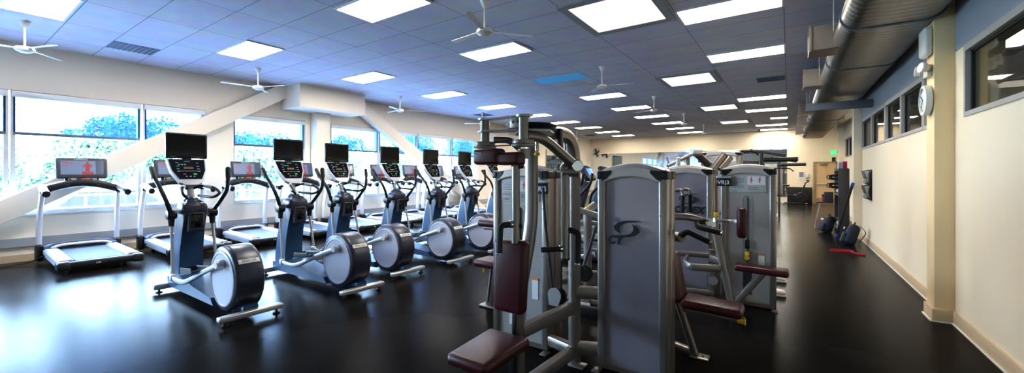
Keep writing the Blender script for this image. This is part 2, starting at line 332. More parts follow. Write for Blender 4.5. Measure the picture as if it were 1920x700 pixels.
# ------------------------------------------------------------------ ceiling: lights, skylights, vents, fans
def recess(name, cat, x, y, sx, sy, fm, dm, fw, label, group, dz=.012):
    r = thing(name, label, cat, (x,y,CEIL), group=group); f = MB(); h = .02
    f.bx(-sx/2,sx/2,-sy/2,-sy/2+fw,-h,.0).bx(-sx/2,sx/2,sy/2-fw,sy/2,-h,0).bx(-sx/2,-sx/2+fw,-sy/2+fw,sy/2-fw,-h,0).bx(sx/2-fw,sx/2,-sy/2+fw,sy/2-fw,-h,0)
    obj('frame', f, fm, r); obj('diffuser', MB().bx(-sx/2+fw,sx/2-fw,-sy/2+fw,sy/2-fw,-dz,0), dm, r)
    return r
L0 = recess('ceiling_light', 'ceiling light', -7.98, .87, 1.23, .61, m['lampf'], m['lampl'], .025, 'bright rectangular ceiling light at the top left corner, window-side row', 'ceiling lights in the window-side row')
for k in range(1, 10): dup(L0, (-7.98,.87+2.47*k,CEIL), 'bright rectangular ceiling light, %s from the front in the window-side row' % ORD[k])
L1 = recess('ceiling_light', 'ceiling light', -4.39, 3.42, 1.23, .61, m['lampf'], m['lamp'], .025, 'largest bright ceiling light in the middle row, at the top edge of the photo', 'ceiling lights in the middle row')
for k, y in enumerate([5.88,11.0,13.5,15.95,18.4,20.9,23.3]): dup(L1, (-4.39,y,CEIL), 'bright rectangular ceiling light, %s from the front in the middle row' % ORD[k+1])
L2 = recess('ceiling_light', 'ceiling light', -.67, 6.08, 1.23, .61, m['lampf'], m['lamp'], .025, 'warm ceiling light at the top edge beside the duct, first in the duct-side row', 'ceiling lights in the duct-side row')
for k, y in enumerate([8.58,13.85,16.5,21.8,24.1]): dup(L2, (-.67,y,CEIL), 'bright rectangular ceiling light, %s from the front in the duct-side row' % ORD[k+1])
recess('ceiling_light', 'ceiling light', -.34, 19.2, .61, .5, m['lampf'], m['lamp'], .025, 'short half-length ceiling light in the duct-side row near the far wall', None)
K0 = recess('skylight', 'skylight', -1.94, 5.42, 1.23, 1.30, m['skyf'], m['sky'], .11, 'large square grey-framed skylight panel at the top edge of the photo', 'grey-framed skylight panels')
for k, y in enumerate([10.2,15.1,19.7]): dup(K0, (-1.94,y,CEIL), 'square grey-framed dull skylight panel, %s from the front' % ORD[k+1])
tag(obj('ceiling_tile', MB().bx(-.60,.60,-.29,.29,-.006,0), m['cyan']), 'bright blue tile in the ceiling, beyond the second middle-row light', 'ceiling tile').location = (-4.39,8.42,CEIL)
def vent(x, y, sx, sy, label):
    r = thing('ceiling_vent', label, 'vent', (x,y,CEIL), group='grey ceiling vents')
    f = MB().bx(-sx/2,sx/2,-sy/2,sy/2,-.006,0); obj('backing', f, m['vent'], r)
    f = MB()
    for i in range(9): q = -sy/2+.03+(sy-.06)*i/8; f.bx(-sx/2+.02,sx/2-.02,q-.008,q+.008,-.016,-.006)
    obj('louvre', f, m['vent'], r); return r
vent(-9.52,2.12,.56,.61,'dark grey ceiling vent near the windows, the nearest vent')
vent(-9.5,12.0,.56,.61,'dark grey ceiling vent near the windows above the cable machine head')
vent(-9.5,21.9,.56,.61,'dark grey ceiling vent in the far window-side corner')
vent(-.36,11.2,.56,.50,'dark grey ceiling vent between two lights of the duct-side row')
def fan(x, y, label, group, rz):
    r = thing('ceiling_fan', label, 'fan', (x,y,CEIL), rz, group)
    obj('rod', MB().cyl((0,0,-.42),(0,0,0),.013,10), m['white'], r)
    obj('canopy', MB().lathe([(.065,0),(.06,-.012),(.045,-.05),(.03,-.09),(.016,-.10)],n=20), m['white'], r)
    obj('motor', MB().lathe([(.02,-.36),(.09,-.375),(.105,-.39),(.105,-.42),(.09,-.435),(.07,-.44),(.055,-.455),(.002,-.462)],n=24), m['white'], r)
    for k in range(3):
        a = 2*PI*k/3; p = [(.09,-.015),(.16,-.03),(.62,-.04),(.65,-.02),(.65,.02),(.62,.04),(.16,.03),(.09,.015)]
        obj('blade', MB().prism(p, .005, Matrix.Rotation(a,4,'Z') @ Matrix.Translation((0,0,-.40)) @ Matrix.Rotation(.16,4,'X')), m['white'], r)
    return r
f0 = fan(-9.13,.86,'white ceiling fan on a short rod at the left edge, near the windows','ceiling fans along the windows', .35)
for k, y in enumerate([4.0,7.75,11.5,15.4,19.4]): dup(f0, (-9.18,y,CEIL), 'white ceiling fan near the windows, %s from the left edge' % ORD[k+1], .35+.6*k)
f1 = fan(-3.19,4.05,'large white ceiling fan at top centre above the machines','ceiling fans down the middle', .9)
for k, y in enumerate([7.95,11.85,15.85,20.0]): dup(f1, (-3.19,y,CEIL), 'white ceiling fan down the middle of the room, %s from the front' % ORD[k+1], .2+.5*k)
tag(obj('security_camera', MB().lathe([(.06,0),(.06,-.03),(.05,-.05)],n=16).sphere((0,0,-.06),.045), m['black']), 'small dark dome security camera on the ceiling by the far wall', 'camera').location = (-1.25,23.9,CEIL)

# ------------------------------------------------------------------ duct
du = thing('air_duct', 'large ribbed galvanised flat-oval air duct hung along the right wall', 'duct', (.88,8.5,3.05))
x0, x1, zb, r_ = .62, 1.13, 3.05, .155
prof = []
for i in range(13): a = PI/2+PI*i/12; prof.append((x0+r_*math.cos(a), zb+r_+r_*math.sin(a)))
for i in range(13): a = -PI/2+PI*i/12; prof.append((x1+r_*math.cos(a), zb+r_+r_*math.sin(a)))
cx, cz = (x0+x1)/2, zb+r_
def ring(y, k): return [(cx+(px-cx)*(1+.0*k)+ (k if px > cx else -k)*.5, y, cz+(pz-cz)*(1+k*5)) for px, pz in prof]
b = MB(); y = -4.0; rings = []
while y < 22.3:
    rings += [ring(y,0), ring(y+.085,0), ring(y+.10,.006), ring(y+.115,0)]; y += .12
n = len(prof); vs = [p for r in rings for p in r]; fs = []
for i in range(len(rings)-1):
    for j in range(n): fs.append((i*n+j, i*n+(j+1) % n, (i+1)*n+(j+1) % n, (i+1)*n+j))
fs += [tuple(range(n)), tuple((len(rings)-1)*n+j for j in range(n))]
b.add(vs, fs); obj('duct_body', b, m['duct'], du, du.location)
for y in (3.9,5.7,7.8,12.2,15.0,18.2):
    b = MB(); b.sweep([V((px+(0.006 if px>cx else -.006), y, cz+(pz-cz)*1.03)) for px,pz in prof], [(-.02,-.004),(.02,-.004),(.02,.008),(-.02,.008)], up=(0,1,0), closed=True)
    b = MB(); vs=[]; fs=[]
    for yy in (y-.02,y+.02):
        for px,pz in prof: vs.append((px+(.014 if px>cx else -.014), yy, cz+(pz-cz)*1.09))
    for j in range(n): fs.append((j,(j+1)%n,n+(j+1)%n,n+j))
    fs += [tuple(range(n)), tuple(n+j for j in range(n))]
    b.add(vs,fs); obj('joint_band', b, m['vent'], du, du.location)
for y, s in ((6.75,1.0),(9.4,1.0),(13.6,1.0),(16.6,1),(20.2,1)):
    b = MB(); xx = .22; s2 = .20; zc = cz+.04
    for q in (-1,1): b.bx(xx,x0-.1,y+q*s2-.008,y+q*s2+.008,zc-.15,zc+.15); b.bx(xx,x0-.1,y-s2,y+s2,zc+q*.15-.008,zc+q*.15+.008)
    b.bx(xx-.008,xx+.02,y-s2-.02,y+s2+.02,zc+.14,zc+.17).bx(xx-.008,xx+.02,y-s2-.02,y+s2+.02,zc-.17,zc-.14).bx(xx-.008,xx+.02,y-s2-.02,y-s2+.01,zc-.15,zc+.15).bx(xx-.008,xx+.02,y+s2-.01,y+s2+.02,zc-.15,zc+.15)
    o = obj('outlet_box', b, m['bronze'], du, du.location)
    g = MB()
    for i in range(6): q = y-s2+.04+i*.064; g.bx(xx+.03,xx+.05,q-.004,q+.004,zc-.14,zc+.14)
    g.bx(xx+.08,xx+.09,y-s2,y+s2,zc-.14,zc+.14)
    obj('grille', g, m['vent'], o, du.location)
for y in (6.2,9.0,13.0,16.0,19.8):
    obj('hanger_rod', MB().cyl((.44,y,cz),(.44,y,CEIL),.006,8), m['grey'], du, du.location)
tr = thing('duct_support', 'grey steel trapeze frame under the air duct by the far ribbon windows', 'bracket', (.9,10.6,2.8))
obj('cross_bar', MB().boxr((.82,10.6,2.88),(1.07,.16,.15),.01), m['vent'], tr, tr.location)
obj('hanger', MB().boxr((.32,10.6,3.28),(.05,.10,.82),.008), m['vent'], tr, tr.location)

# ------------------------------------------------------------------ right wall fittings
def P_(name, label, cat, mb, mt, loc): return tag(obj(name, mb, mt, None, loc), label, cat)
sp = thing('wall_speaker', 'white rounded-square speaker high on the right-hand column', 'speaker', (1.21,5.94,2.86))
obj('cabinet', MB().boxr((1.175,5.94,2.86),(.07,.24,.30),.034,4), m['white'], sp, sp.location)
em = thing('emergency_light', 'white twin-head emergency light on the column above the clock', 'light', (1.21,5.94,2.56))
obj('housing', MB().boxr((1.19,5.94,2.56),(.04,.16,.12),.01), m['offw'], em, em.location)
for q in (-.09,.09): obj('lamp_head', MB().lathe([(.02,0),(.045,.02),(.055,.06),(.05,.07),(.002,.072)],(1.18,5.94+q,2.58),(-1,.3*q/abs(q),.15),16), m['white'], em, em.location)
ck = thing('wall_clock', 'round white-rimmed wall clock on the right-hand column', 'clock', (1.21,5.94,2.26))
obj('rim', MB().lathe([(.10,0),(.155,.005),(.16,.03),(.155,.055),(.13,.06),(.128,.045)],(1.205,5.94,2.26),(-1,0,0),40), m['white'], ck, ck.location)
fc = obj('face', MB().lathe([(.13,.03),(.13,.047),(.001,.048)],(1.205,5.94,2.26),(-1,0,0),32), mat('clock face', (.52,.60,.63), .3), ck, ck.location)
hb = MB()
for ang, L, w in ((.9,.07,.010),(2.6,.105,.007)): hb.bar([(1.152,5.94,2.26),(1.152,5.94+math.sin(ang)*L,2.26+math.cos(ang)*L)], w, .003, up=(1,0,0))
for i in range(12): a = i*PI/6; hb.bar([(1.154,5.94+math.sin(a)*.10,2.26+math.cos(a)*.10),(1.154,5.94+math.sin(a)*.12,2.26+math.cos(a)*.12)], .008,.002,up=(1,0,0))
obj('hands', hb, m['ink'], ck, ck.location)
# brochure holder
bh = thing('brochure_holder', 'dark two-tier wire brochure rack on the right wall with grey leaflets', 'rack', (1.36,10.9,1.3))
obj('backplate', MB().boxr((1.352,10.9,1.26),(.02,.42,.62),.006), m['black'], bh, bh.location)
for z in (1.06,1.36):
    b = MB()
    for i in range(4): q = 10.72+i*.12; b.tube([(1.34,q,z+.2),(1.24,q,z+.18),(1.30,q,z-.08),(1.34,q,z-.09)],.006,6)
    b.bar([(1.30,10.70,z-.07),(1.30,11.10,z-.07)],.07,.008); b.bar([(1.245,10.70,z+.17),(1.245,11.10,z+.17)],.01,.01)
    k = obj('pocket', b, m['grack'], bh, bh.location)
    g = MB()
    for i in range(3): g.boxr((1.29,10.77+.13*i,z+.06),(.02,.10,.24),.003,R=Matrix.Rotation(.18,3,'Y'))
    obj('leaflets', g, m['grey'], k, bh.location)
# backpack leaning at the wall
def backpack(name, label, loc, s, mt, rz):
    r = thing(name, label, 'bag', loc, rz)
    tp = lambda c: (c.x*(1-.35*(c.z+.25)), c.y*(1-.2*(c.z+.25)), c.z)
    obj('body', MB().boxr((0,0,.25*s),(.26*s,.36*s,.50*s),.09*s,4,R=Matrix.Rotation(.3,3,'Y'),taper=tp), mt, r)
    obj('front_pocket', MB().boxr((-.15*s,0,.17*s),(.10*s,.28*s,.26*s),.04*s,3,R=Matrix.Rotation(.3,3,'Y')), mt, r)
    obj('strap', MB().bar(fillet([(.16*s,.1*s,.45*s),(.30*s,.12*s,.30*s),(.14*s,.13*s,.02)],.1*s),.05*s,.012,up=(1,0,.3)).bar(fillet([(.05*s,-.06*s,.5*s),(.08*s,0,.56*s),(.05*s,.06*s,.5*s)],.05*s),.02,.012), m['black'], r)
    obj('badge', MB().boxr((-.14*s,0,.40*s),(.012,.12*s,.05*s),.003,R=Matrix.Rotation(.3,3,'Y')), m['wprint'], r)
    return r
backpack('backpack', 'dark navy backpack leaning against the right wall beside the red band', (1.08,11.05,0), .86, m['navy'], 0)
backpack('gym_bag', 'dark navy bag with teal pocket slumped on the floor before the grey rack', (.80,12.98,0), .85, m['navy'], .4)
rb = MB(); pts = []
cxx, cyy = .93, 9.9
for i in range(28):
    a = 2*PI*i/28; pts.append((cxx-.10+.17*math.cos(a)*(1-.35*math.sin(a)), cyy+.10+.11*math.sin(a), .014+.008*math.sin(3*a)))
rb.bar(pts,.006,.026,up=(0,0,1),closed=True)
rb.bar(fillet([(cxx+.02,cyy+.01,.014),(cxx+.12,cyy-.14,.014),(cxx+.22,cyy-.16,.014),(cxx+.2,cyy-.23,.014),(cxx+.08,cyy-.14,.014)],.05),.006,.024)
P_('resistance_band', 'red rubber exercise band lying on the black floor near the right wall', 'exercise band', rb, m['redr'], (cxx,cyy,0))
# grey equipment rack
rk = thing('equipment_rack', 'tall dark grey steel rack with straps and rolled mats by the right wall', 'rack', (1.1,12.9,0))
o_ = rk.location
obj('upright', MB().boxr((1.09,12.72,.81),(.20,.06,1.62),.01), m['grack'], rk, o_)
obj('upright', MB().boxr((1.10,13.9,.81),(.20,.06,1.62),.01), m['grack'], rk, o_)
for z in (.10,.95,1.58): obj('shelf', MB().boxr((1.09,13.3,z),(.19,1.14,.04),.008), m['grack'], rk, o_)
obj('back_panel', MB().bx(1.19,1.205,12.74,13.88,.1,1.6), m['grack'], rk, o_)
for i, z in enumerate((.18,.30,1.03,1.15)):
    tag(obj('rolled_mat', MB().cyl((1.08,12.80,z),(1.08,13.84,z),.055 if i!=1 else .05,16), m['navy' if i%2 else 'grey'], None, (1.08,13.3,z)), 'rolled exercise mat on the grey rack, %s from the top' % ['lowest','second lowest','second','highest'][i], 'mat', 'rolled mats on the grey rack')
for z, q in ((1.40,0),(1.20,0)):
    tag(obj('strap', MB().bar(fillet([(.99,12.72,z+.04),(.86,12.74,z+.04),(.83,12.76,z),(.86,12.74,z-.04),(.99,12.72,z-.04)],.05),.06,.012,up=(0,1,.2)).tube([(.82+.05*math.cos(2*PI*i/14),12.74,z+.05*math.sin(2*PI*i/14)) for i in range(14)],.010,6,closed=True), m['blackr'], None, (.9,12.74,z)), 'black looped strap on the front of the grey rack, the %s one' % ('upper' if z > 1.3 else 'lower'), 'strap')
tag(obj('carton', MB().boxr((1.13,12.9,1.697),(.08,.14,.19),.004), m['magenta'], None, (1.13,12.9,1.6)), 'magenta carton standing on top of the grey rack', 'box')
tag(obj('carton', MB().boxr((1.04,12.95,1.687),(.07,.14,.17),.004), mat('pale blue carton', (.35,.5,.75), .5), None, (1.04,12.95,1.6)), 'pale blue carton beside the magenta one on the rack', 'box')
tb = thing('side_table', 'small dark side table with splayed steel legs beside the grey rack', 'table', (.78,13.95,0))
o_ = tb.location
obj('tabletop', MB().boxr((.79,13.95,.705),(.36,.40,.03),.008), m['grack'], tb, o_)
obj('side_board', MB().boxr((.87,13.78,.85),(.20,.03,.30),.008), m['grack'], tb, o_)
for y in (13.80,14.10): obj('leg', MB().bar([(.70,y,.69),(.58,y,0)],.030,.02), m['silver'], tb, o_)
obj('leg', MB().bar([(.93,13.95,.69),(.93,13.95,0)],.030,.03), m['silver'], tb, o_)
bt = thing('drink_bottle', 'red and black drink bottle standing on the small side table', 'bottle', (.77,13.9,.72))
obj('body', MB().lathe([(.03,0),(.04,.01),(.042,.10),(.038,.15)],n=18), m['redr'], bt); obj('cap', MB().lathe([(.04,.15),(.042,.155),(.04,.20),(.02,.21)],n=18), m['black'], bt)
pl = thing('foam_roller_pole', 'long black bar leaning against the right wall beside the grey rack', 'bar', (1.0,12.3,0))
obj('shaft', MB().cyl((.93,12.25,.06),(1.175,11.93,1.22),.028,14), m['blackr'], pl, pl.location)
for a, bq, mm in (((.915,12.27,.0),(.933,12.247,.07),'blue'),((1.172,11.934,1.21),(1.19,11.91,1.28),'blue')): obj('end_cap', MB().cyl(a,bq,.031,14), m[mm], pl, pl.location)
# exit sign, little boxes
ex = thing('exit_sign', 'green lit exit sign on the wall beside the far door', 'sign', (1.78,YF-.25,2.45))
obj('sign_box', MB().boxr((1.74,YF-.28,2.48),(.22,.03,.20),.006), m['exitg'], ex, ex.location)
obj('lettering', text_mb('EXIT', .10, Matrix.Translation((1.74,YF-.297,2.48)) @ FRONT), m['wprint'], ex, ex.location)
obj('bracket', MB().boxr((1.86,YF-.14,2.5),(.05,.3,.05),.006), m['grey'], ex, ex.location)
P_('wall_plaque', 'small dark plaque below the exit sign', 'sign', MB().boxr((1.76,YF-.015,2.16),(.14,.02,.2),.004), m['black'], (1.76,YF,2.16))
P_('fire_strobe', 'small dark wall unit right of the exit sign', 'alarm', MB().boxr((1.87,23.0,2.50),(.06,.14,.26),.01), m['black'], (1.87,23.0,2.5))
P_('thermostat', 'small white box on the wall right of the far door', 'thermostat', MB().boxr((1.87,23.0,1.96),(.05,.12,.18),.01), m['white'], (1.87,23.0,1.96))
P_('light_switch', 'pale switch plate on the wall right of the far door', 'switch', MB().boxr((1.88,22.6,1.2),(.03,.1,.3),.006), m['offw'], (1.88,22.6,1.2))
sd = thing('soap_dispenser', 'small white sanitiser dispenser on the far wall beside the door', 'dispenser', (.73,YF-.05,1.35))
obj('body', MB().boxr((.73,YF-.055,1.38),(.13,.12,.22),.03,3), m['offw'], sd, sd.location); obj('nozzle', MB().boxr((.73,YF-.07,1.25),(.09,.08,.06),.01), m['grey'], sd, sd.location)
nf = thing('notice_frame', 'white framed notice on the far wall right of the mirror', 'notice', (.50,YF,1.4))
obj('frame', MB().bx(.38,.41,YF-.04,YF,1.20,1.58).bx(.59,.62,YF-.04,YF,1.20,1.58).bx(.41,.59,YF-.04,YF,1.55,1.58).bx(.41,.59,YF-.04,YF,1.20,1.30), m['white'], nf, nf.location)
obj('sheet', MB().bx(.41,.59,YF-.012,YF,1.30,1.55), m['grey'], nf, nf.location)
wf = thing('wall_fan', 'round dark wall fan high on the far left corner', 'fan', (-10.2,24.2,2.75))
fb = MB()
for r in (.10,.2,.3): fb.tube([(-10.0+r*math.cos(2*PI*i/24)*.9,24.0+r*math.cos(2*PI*i/24)*-.4,2.78+r*math.sin(2*PI*i/24)) for i in range(24)],.012,6,closed=True)
obj('cage', fb, m['grey'], wf, wf.location)
obj('blade_hub', MB().lathe([(.07,0),(.08,.05),(.05,.1)],(-10.0,24.0,2.78),(.4,-.9,0),16), m['black'], wf, wf.location)
fb = MB()
for k in range(4):
    a = k*PI/2+.4; fb.bar([(-10.0,24.02,2.78),(-10.0+.27*math.cos(a)*.9,24.02-.27*math.cos(a)*.4,2.78+.27*math.sin(a))],.012,.14,up=(.2,.3,1))
obj('blade', fb, m['grack'], wf, wf.location)
obj('mount', MB().bar([(-10.0,24.05,2.78),(-10.3,24.5,2.78),(-10.3,YF,2.78)],.06,.06), m['grey'], wf, wf.location)
P_('power_outlet', 'white double outlet plate on the window wall behind the second treadmill', 'outlet', MB().boxr((XL+.066,3.3,.34),(.012,.16,.10),.004), m['white'], (XL+.06,3.3,.34))
P_('extension_cord', 'black power cord running along the floor left of the nearest treadmill', 'cord', MB().tube(fillet([(-10.15,1.15,.13),(-10.3,1.0,.02),(-10.25,.75,.012),(-10.45,.3,.012),(-10.4,-.8,.012)],.15),.009,8), m['blackr'], (-10.3,.5,0))

# ------------------------------------------------------------------ treadmill (user faces the window: -x)
def treadmill(loc, label):
    t = thing('treadmill', label, 'treadmill', loc, group='treadmills along the windows')
    for s in (-1,1):
        obj('side_rail', MB().sweep([(-1.36,s*.365,.20),(-.02,s*.375,.165)], [(-.085,-.035),(.085,-.035),(.085,.02),(.06,.045),(-.06,.045),(-.085,.03)], up=(0,0,1)), m['rail'], t)
        obj('side_skirt', MB().sweep([(-1.45,s*.40,.15),(-.02,s*.415,.12)], [(-.03,-.045),(.03,-.045),(.03,.03),(-.03,.03)], up=(0,0,1)), m['rail'], t)
    obj('belt', MB().sweep([(-1.40,0,.215),(-.02,0,.175)], [(-.275,-.02),(.275,-.02),(.275,.012),(-.275,.012)], up=(0,0,1)), m['tread'], t)
    e = MB().boxr((.03,0,.135),(.12,.70,.10),.03,3)
    for s in (-1,1): e.boxr((.02,s*.41,.13),(.17,.15,.13),.035,3)
    ec = obj('end_cap', e, m['black'], t)
    obj('lettering', text_mb('Life', .04, Matrix.Translation((.0915,-.05,.135)) @ SIDE, .2), m['wprint'], ec)
    obj('deck_frame', MB().bx(-1.35,-.05,-.36,-.30,.06,.14).bx(-1.35,-.05,.30,.36,.06,.14).bx(-1.2,-1.12,-.36,.36,.06,.14).bx(-.4,-.32,-.36,.36,.06,.14), m['black'], t)
    hood = MB()
    rr = []
    for i in range(11):
        q = -1+2*i/10; yy = q*.44; hz = .30+.035*(1-q**4)
        rr.append([(-1.62,yy,.06),(-1.64,yy,.16),(-1.58,yy,hz-.02),(-1.48,yy,hz),(-1.36,yy,hz-.01-.03*(abs(q) > .8)),(-1.31,yy,.25),(-1.33,yy,.12),(-1.33,yy,.06)])
    k = 8; vs = [p for r in rr for p in r]; fs = [(i*k+j, i*k+(j+1) % k, (i+1)*k+(j+1) % k, (i+1)*k+j) for i in range(10) for j in range(k)]
    fs += [tuple(range(k)), tuple(10*k+j for j in range(k))]
    hood.add(vs, fs); obj('motor_hood', hood, m['char'], t)
    obj('hood_lip', MB().tube([(-1.30,-.36+.72*i/12,.245+.045*(1-(2*i/12-1)**6)) for i in range(13)],.022,8), m['sil'], t)
    for s in (-1,1):
        pts = [(-1.50,s*.47,.10),(-1.52,s*.475,.35),(-1.50,s*.475,.65),(-1.44,s*.465,.95),(-1.36,s*.455,1.20)]
        obj('upright', MB().bar(fillet(pts,.12),.06,.125,up=(1,0,0),r=.4), m['sil'], t)
        obj('upright_boot', MB().boxr((-1.51,s*.47,.17),(.20,.10,.28),.04,3), m['black'], t)
        obj('rail_collar', MB().boxr((-1.36,s*.455,1.19),(.13,.075,.06),.015), m['black'], t)
        a = MB().bar(fillet([(-1.42,s*.455,1.25),(-1.32,s*.455,1.265),(-.86,s*.475,1.18)],.06),.085,.10,r=.45)
        hr = obj('handrail', a, m['sil'], t)
        obj('handrail_tip', MB().bar([(-.88,s*.474,1.184),(-.80,s*.477,1.168)],.089,.104,r=.45), m['black'], hr)
        obj('foot', MB().cyl((-.25,s*.32,0),(-.25,s*.32,.07),.03), m['black'], t)
        obj('transport_wheel', MB().cyl((-1.45,s*.30-.02,.035),(-1.45,s*.30+.02,.035),.035), m['black'], t)
    # arched dash
    d = MB(); pts = [(-1.36+.02*math.cos(PI*(i/12-.5)), -.42+.84*i/12, 1.235+.10*math.sin(PI*i/12)) for i in range(13)]
    d.bar(pts,.24,.13,up=(0,0,1),r=.35); ds = obj('dash', d, m['black'], t)
    obj('cup_holder', MB().lathe([(.045,0),(.05,.02),(.05,.03),(.04,.03)],(-1.30,-.25,1.32)).lathe([(.045,0),(.05,.02),(.05,.03),(.04,.03)],(-1.30,.25,1.32)), m['gloss'], ds)
    obj('dash_trim', MB().tube([(-1.235,-.20+.4*i/8,1.30+.018*math.sin(PI*i/8)) for i in range(9)],.012,6), m['grey'], ds)
    R = Matrix.Rotation(-.16,3,'Y')
    kp = obj('key_pad', MB().boxr((-1.30,0,1.385),(.06,.34,.07),.015,R=R), m['black'], t)
    obj('stop_key', MB().boxr((-1.262,.03,1.395),(.02,.11,.03),.004), m['red'], kp)
    obj('stop_label', MB().boxr((-1.258,.03,1.365),(.024,.10,.028),.003), m['yellow'], kp)
    obj('button_row', MB().boxr((-1.262,-.11,1.385),(.02,.06,.05),.006).boxr((-1.262,.14,1.385),(.02,.06,.05),.006), m['grey'], kp)
    c0 = V((-1.34,0,1.585)); cs = obj('console', MB().boxr(c0,(.07,.63,.36),.04,4,R=R), m['conf'], t)
    Mx = Matrix.Translation(c0) @ R.to_4x4() @ Matrix.Translation((.036,0,0)) @ SIDE
    obj('screen', MB().prism([(-.26,-.115),(.26,-.115),(.26,.125),(-.26,.125)],.002,Mx).prism([(.16,-.114),(.259,-.114),(.259,.124),(.16,.124)],.0025,Mx,1), [m['scr'],m['scrd']], cs)
    fg = MB(); Mf = Mx @ Matrix.Translation((.06,0,.003))
    fg.prism([(-.012,.075),(.012,.075),(.016,.10),(0,.115),(-.016,.10)],.001,Mf); fg.prism([(-.03,.07),(.03,.07),(.022,.0),(.03,-.06),(-.03,-.06),(-.022,0)],.001,Mf)
    fg.prism([(-.03,.07),(-.022,.05),(-.05,.03),(-.026,.005),(-.03,-.005),(-.066,.03)],.001,Mf); fg.prism([(.03,.07),(.066,.03),(.03,-.005),(.026,.005),(.05,.03),(.022,.05)],.001,Mf)
    fg.prism([(-.07,-.112),(.07,-.112),(.07,-.065),(-.07,-.065)],.001,Mf)
    for i, (yy, w) in enumerate(((.10,.08),(.075,.13),(.03,.07))): fg.prism([(-.30,yy),(-.30+w,yy),(-.30+w,yy+.01),(-.30,yy+.01)],.001,Mf)
    obj('picture', fg, mat('screen picture', (.25,.04,.05), .3, emit=(.6,.10,.12), es=.12), cs)
    obj('lettering', text_mb('LifeFitness', .04, Mx @ Matrix.Translation((-.02,.15,0)), .3), m['wprint'], cs)
    obj('console_neck', MB().boxr((-1.37,0,1.38),(.06,.42,.14),.02), m['black'], t)
    return t
TX = -8.83
t0 = treadmill((TX,1.60,0), 'silver treadmill nearest the camera, whole in view at the left')
tl = ['second treadmill from the left, half behind the first elliptical','third treadmill, its lit screen left of the second elliptical','fourth treadmill, hidden mostly behind the second elliptical','fifth treadmill, behind the third elliptical','sixth treadmill, its lit screen right of the third elliptical','seventh treadmill by the windows, behind the fourth elliptical','eighth treadmill by the windows, behind the fifth elliptical','ninth and farthest treadmill in the row by the windows']
for k, y in enumerate([2.88,4.18,5.42,6.62,7.80,9.0,10.2,11.4]): dup(t0, (TX,y,0), 'silver '+tl[k])

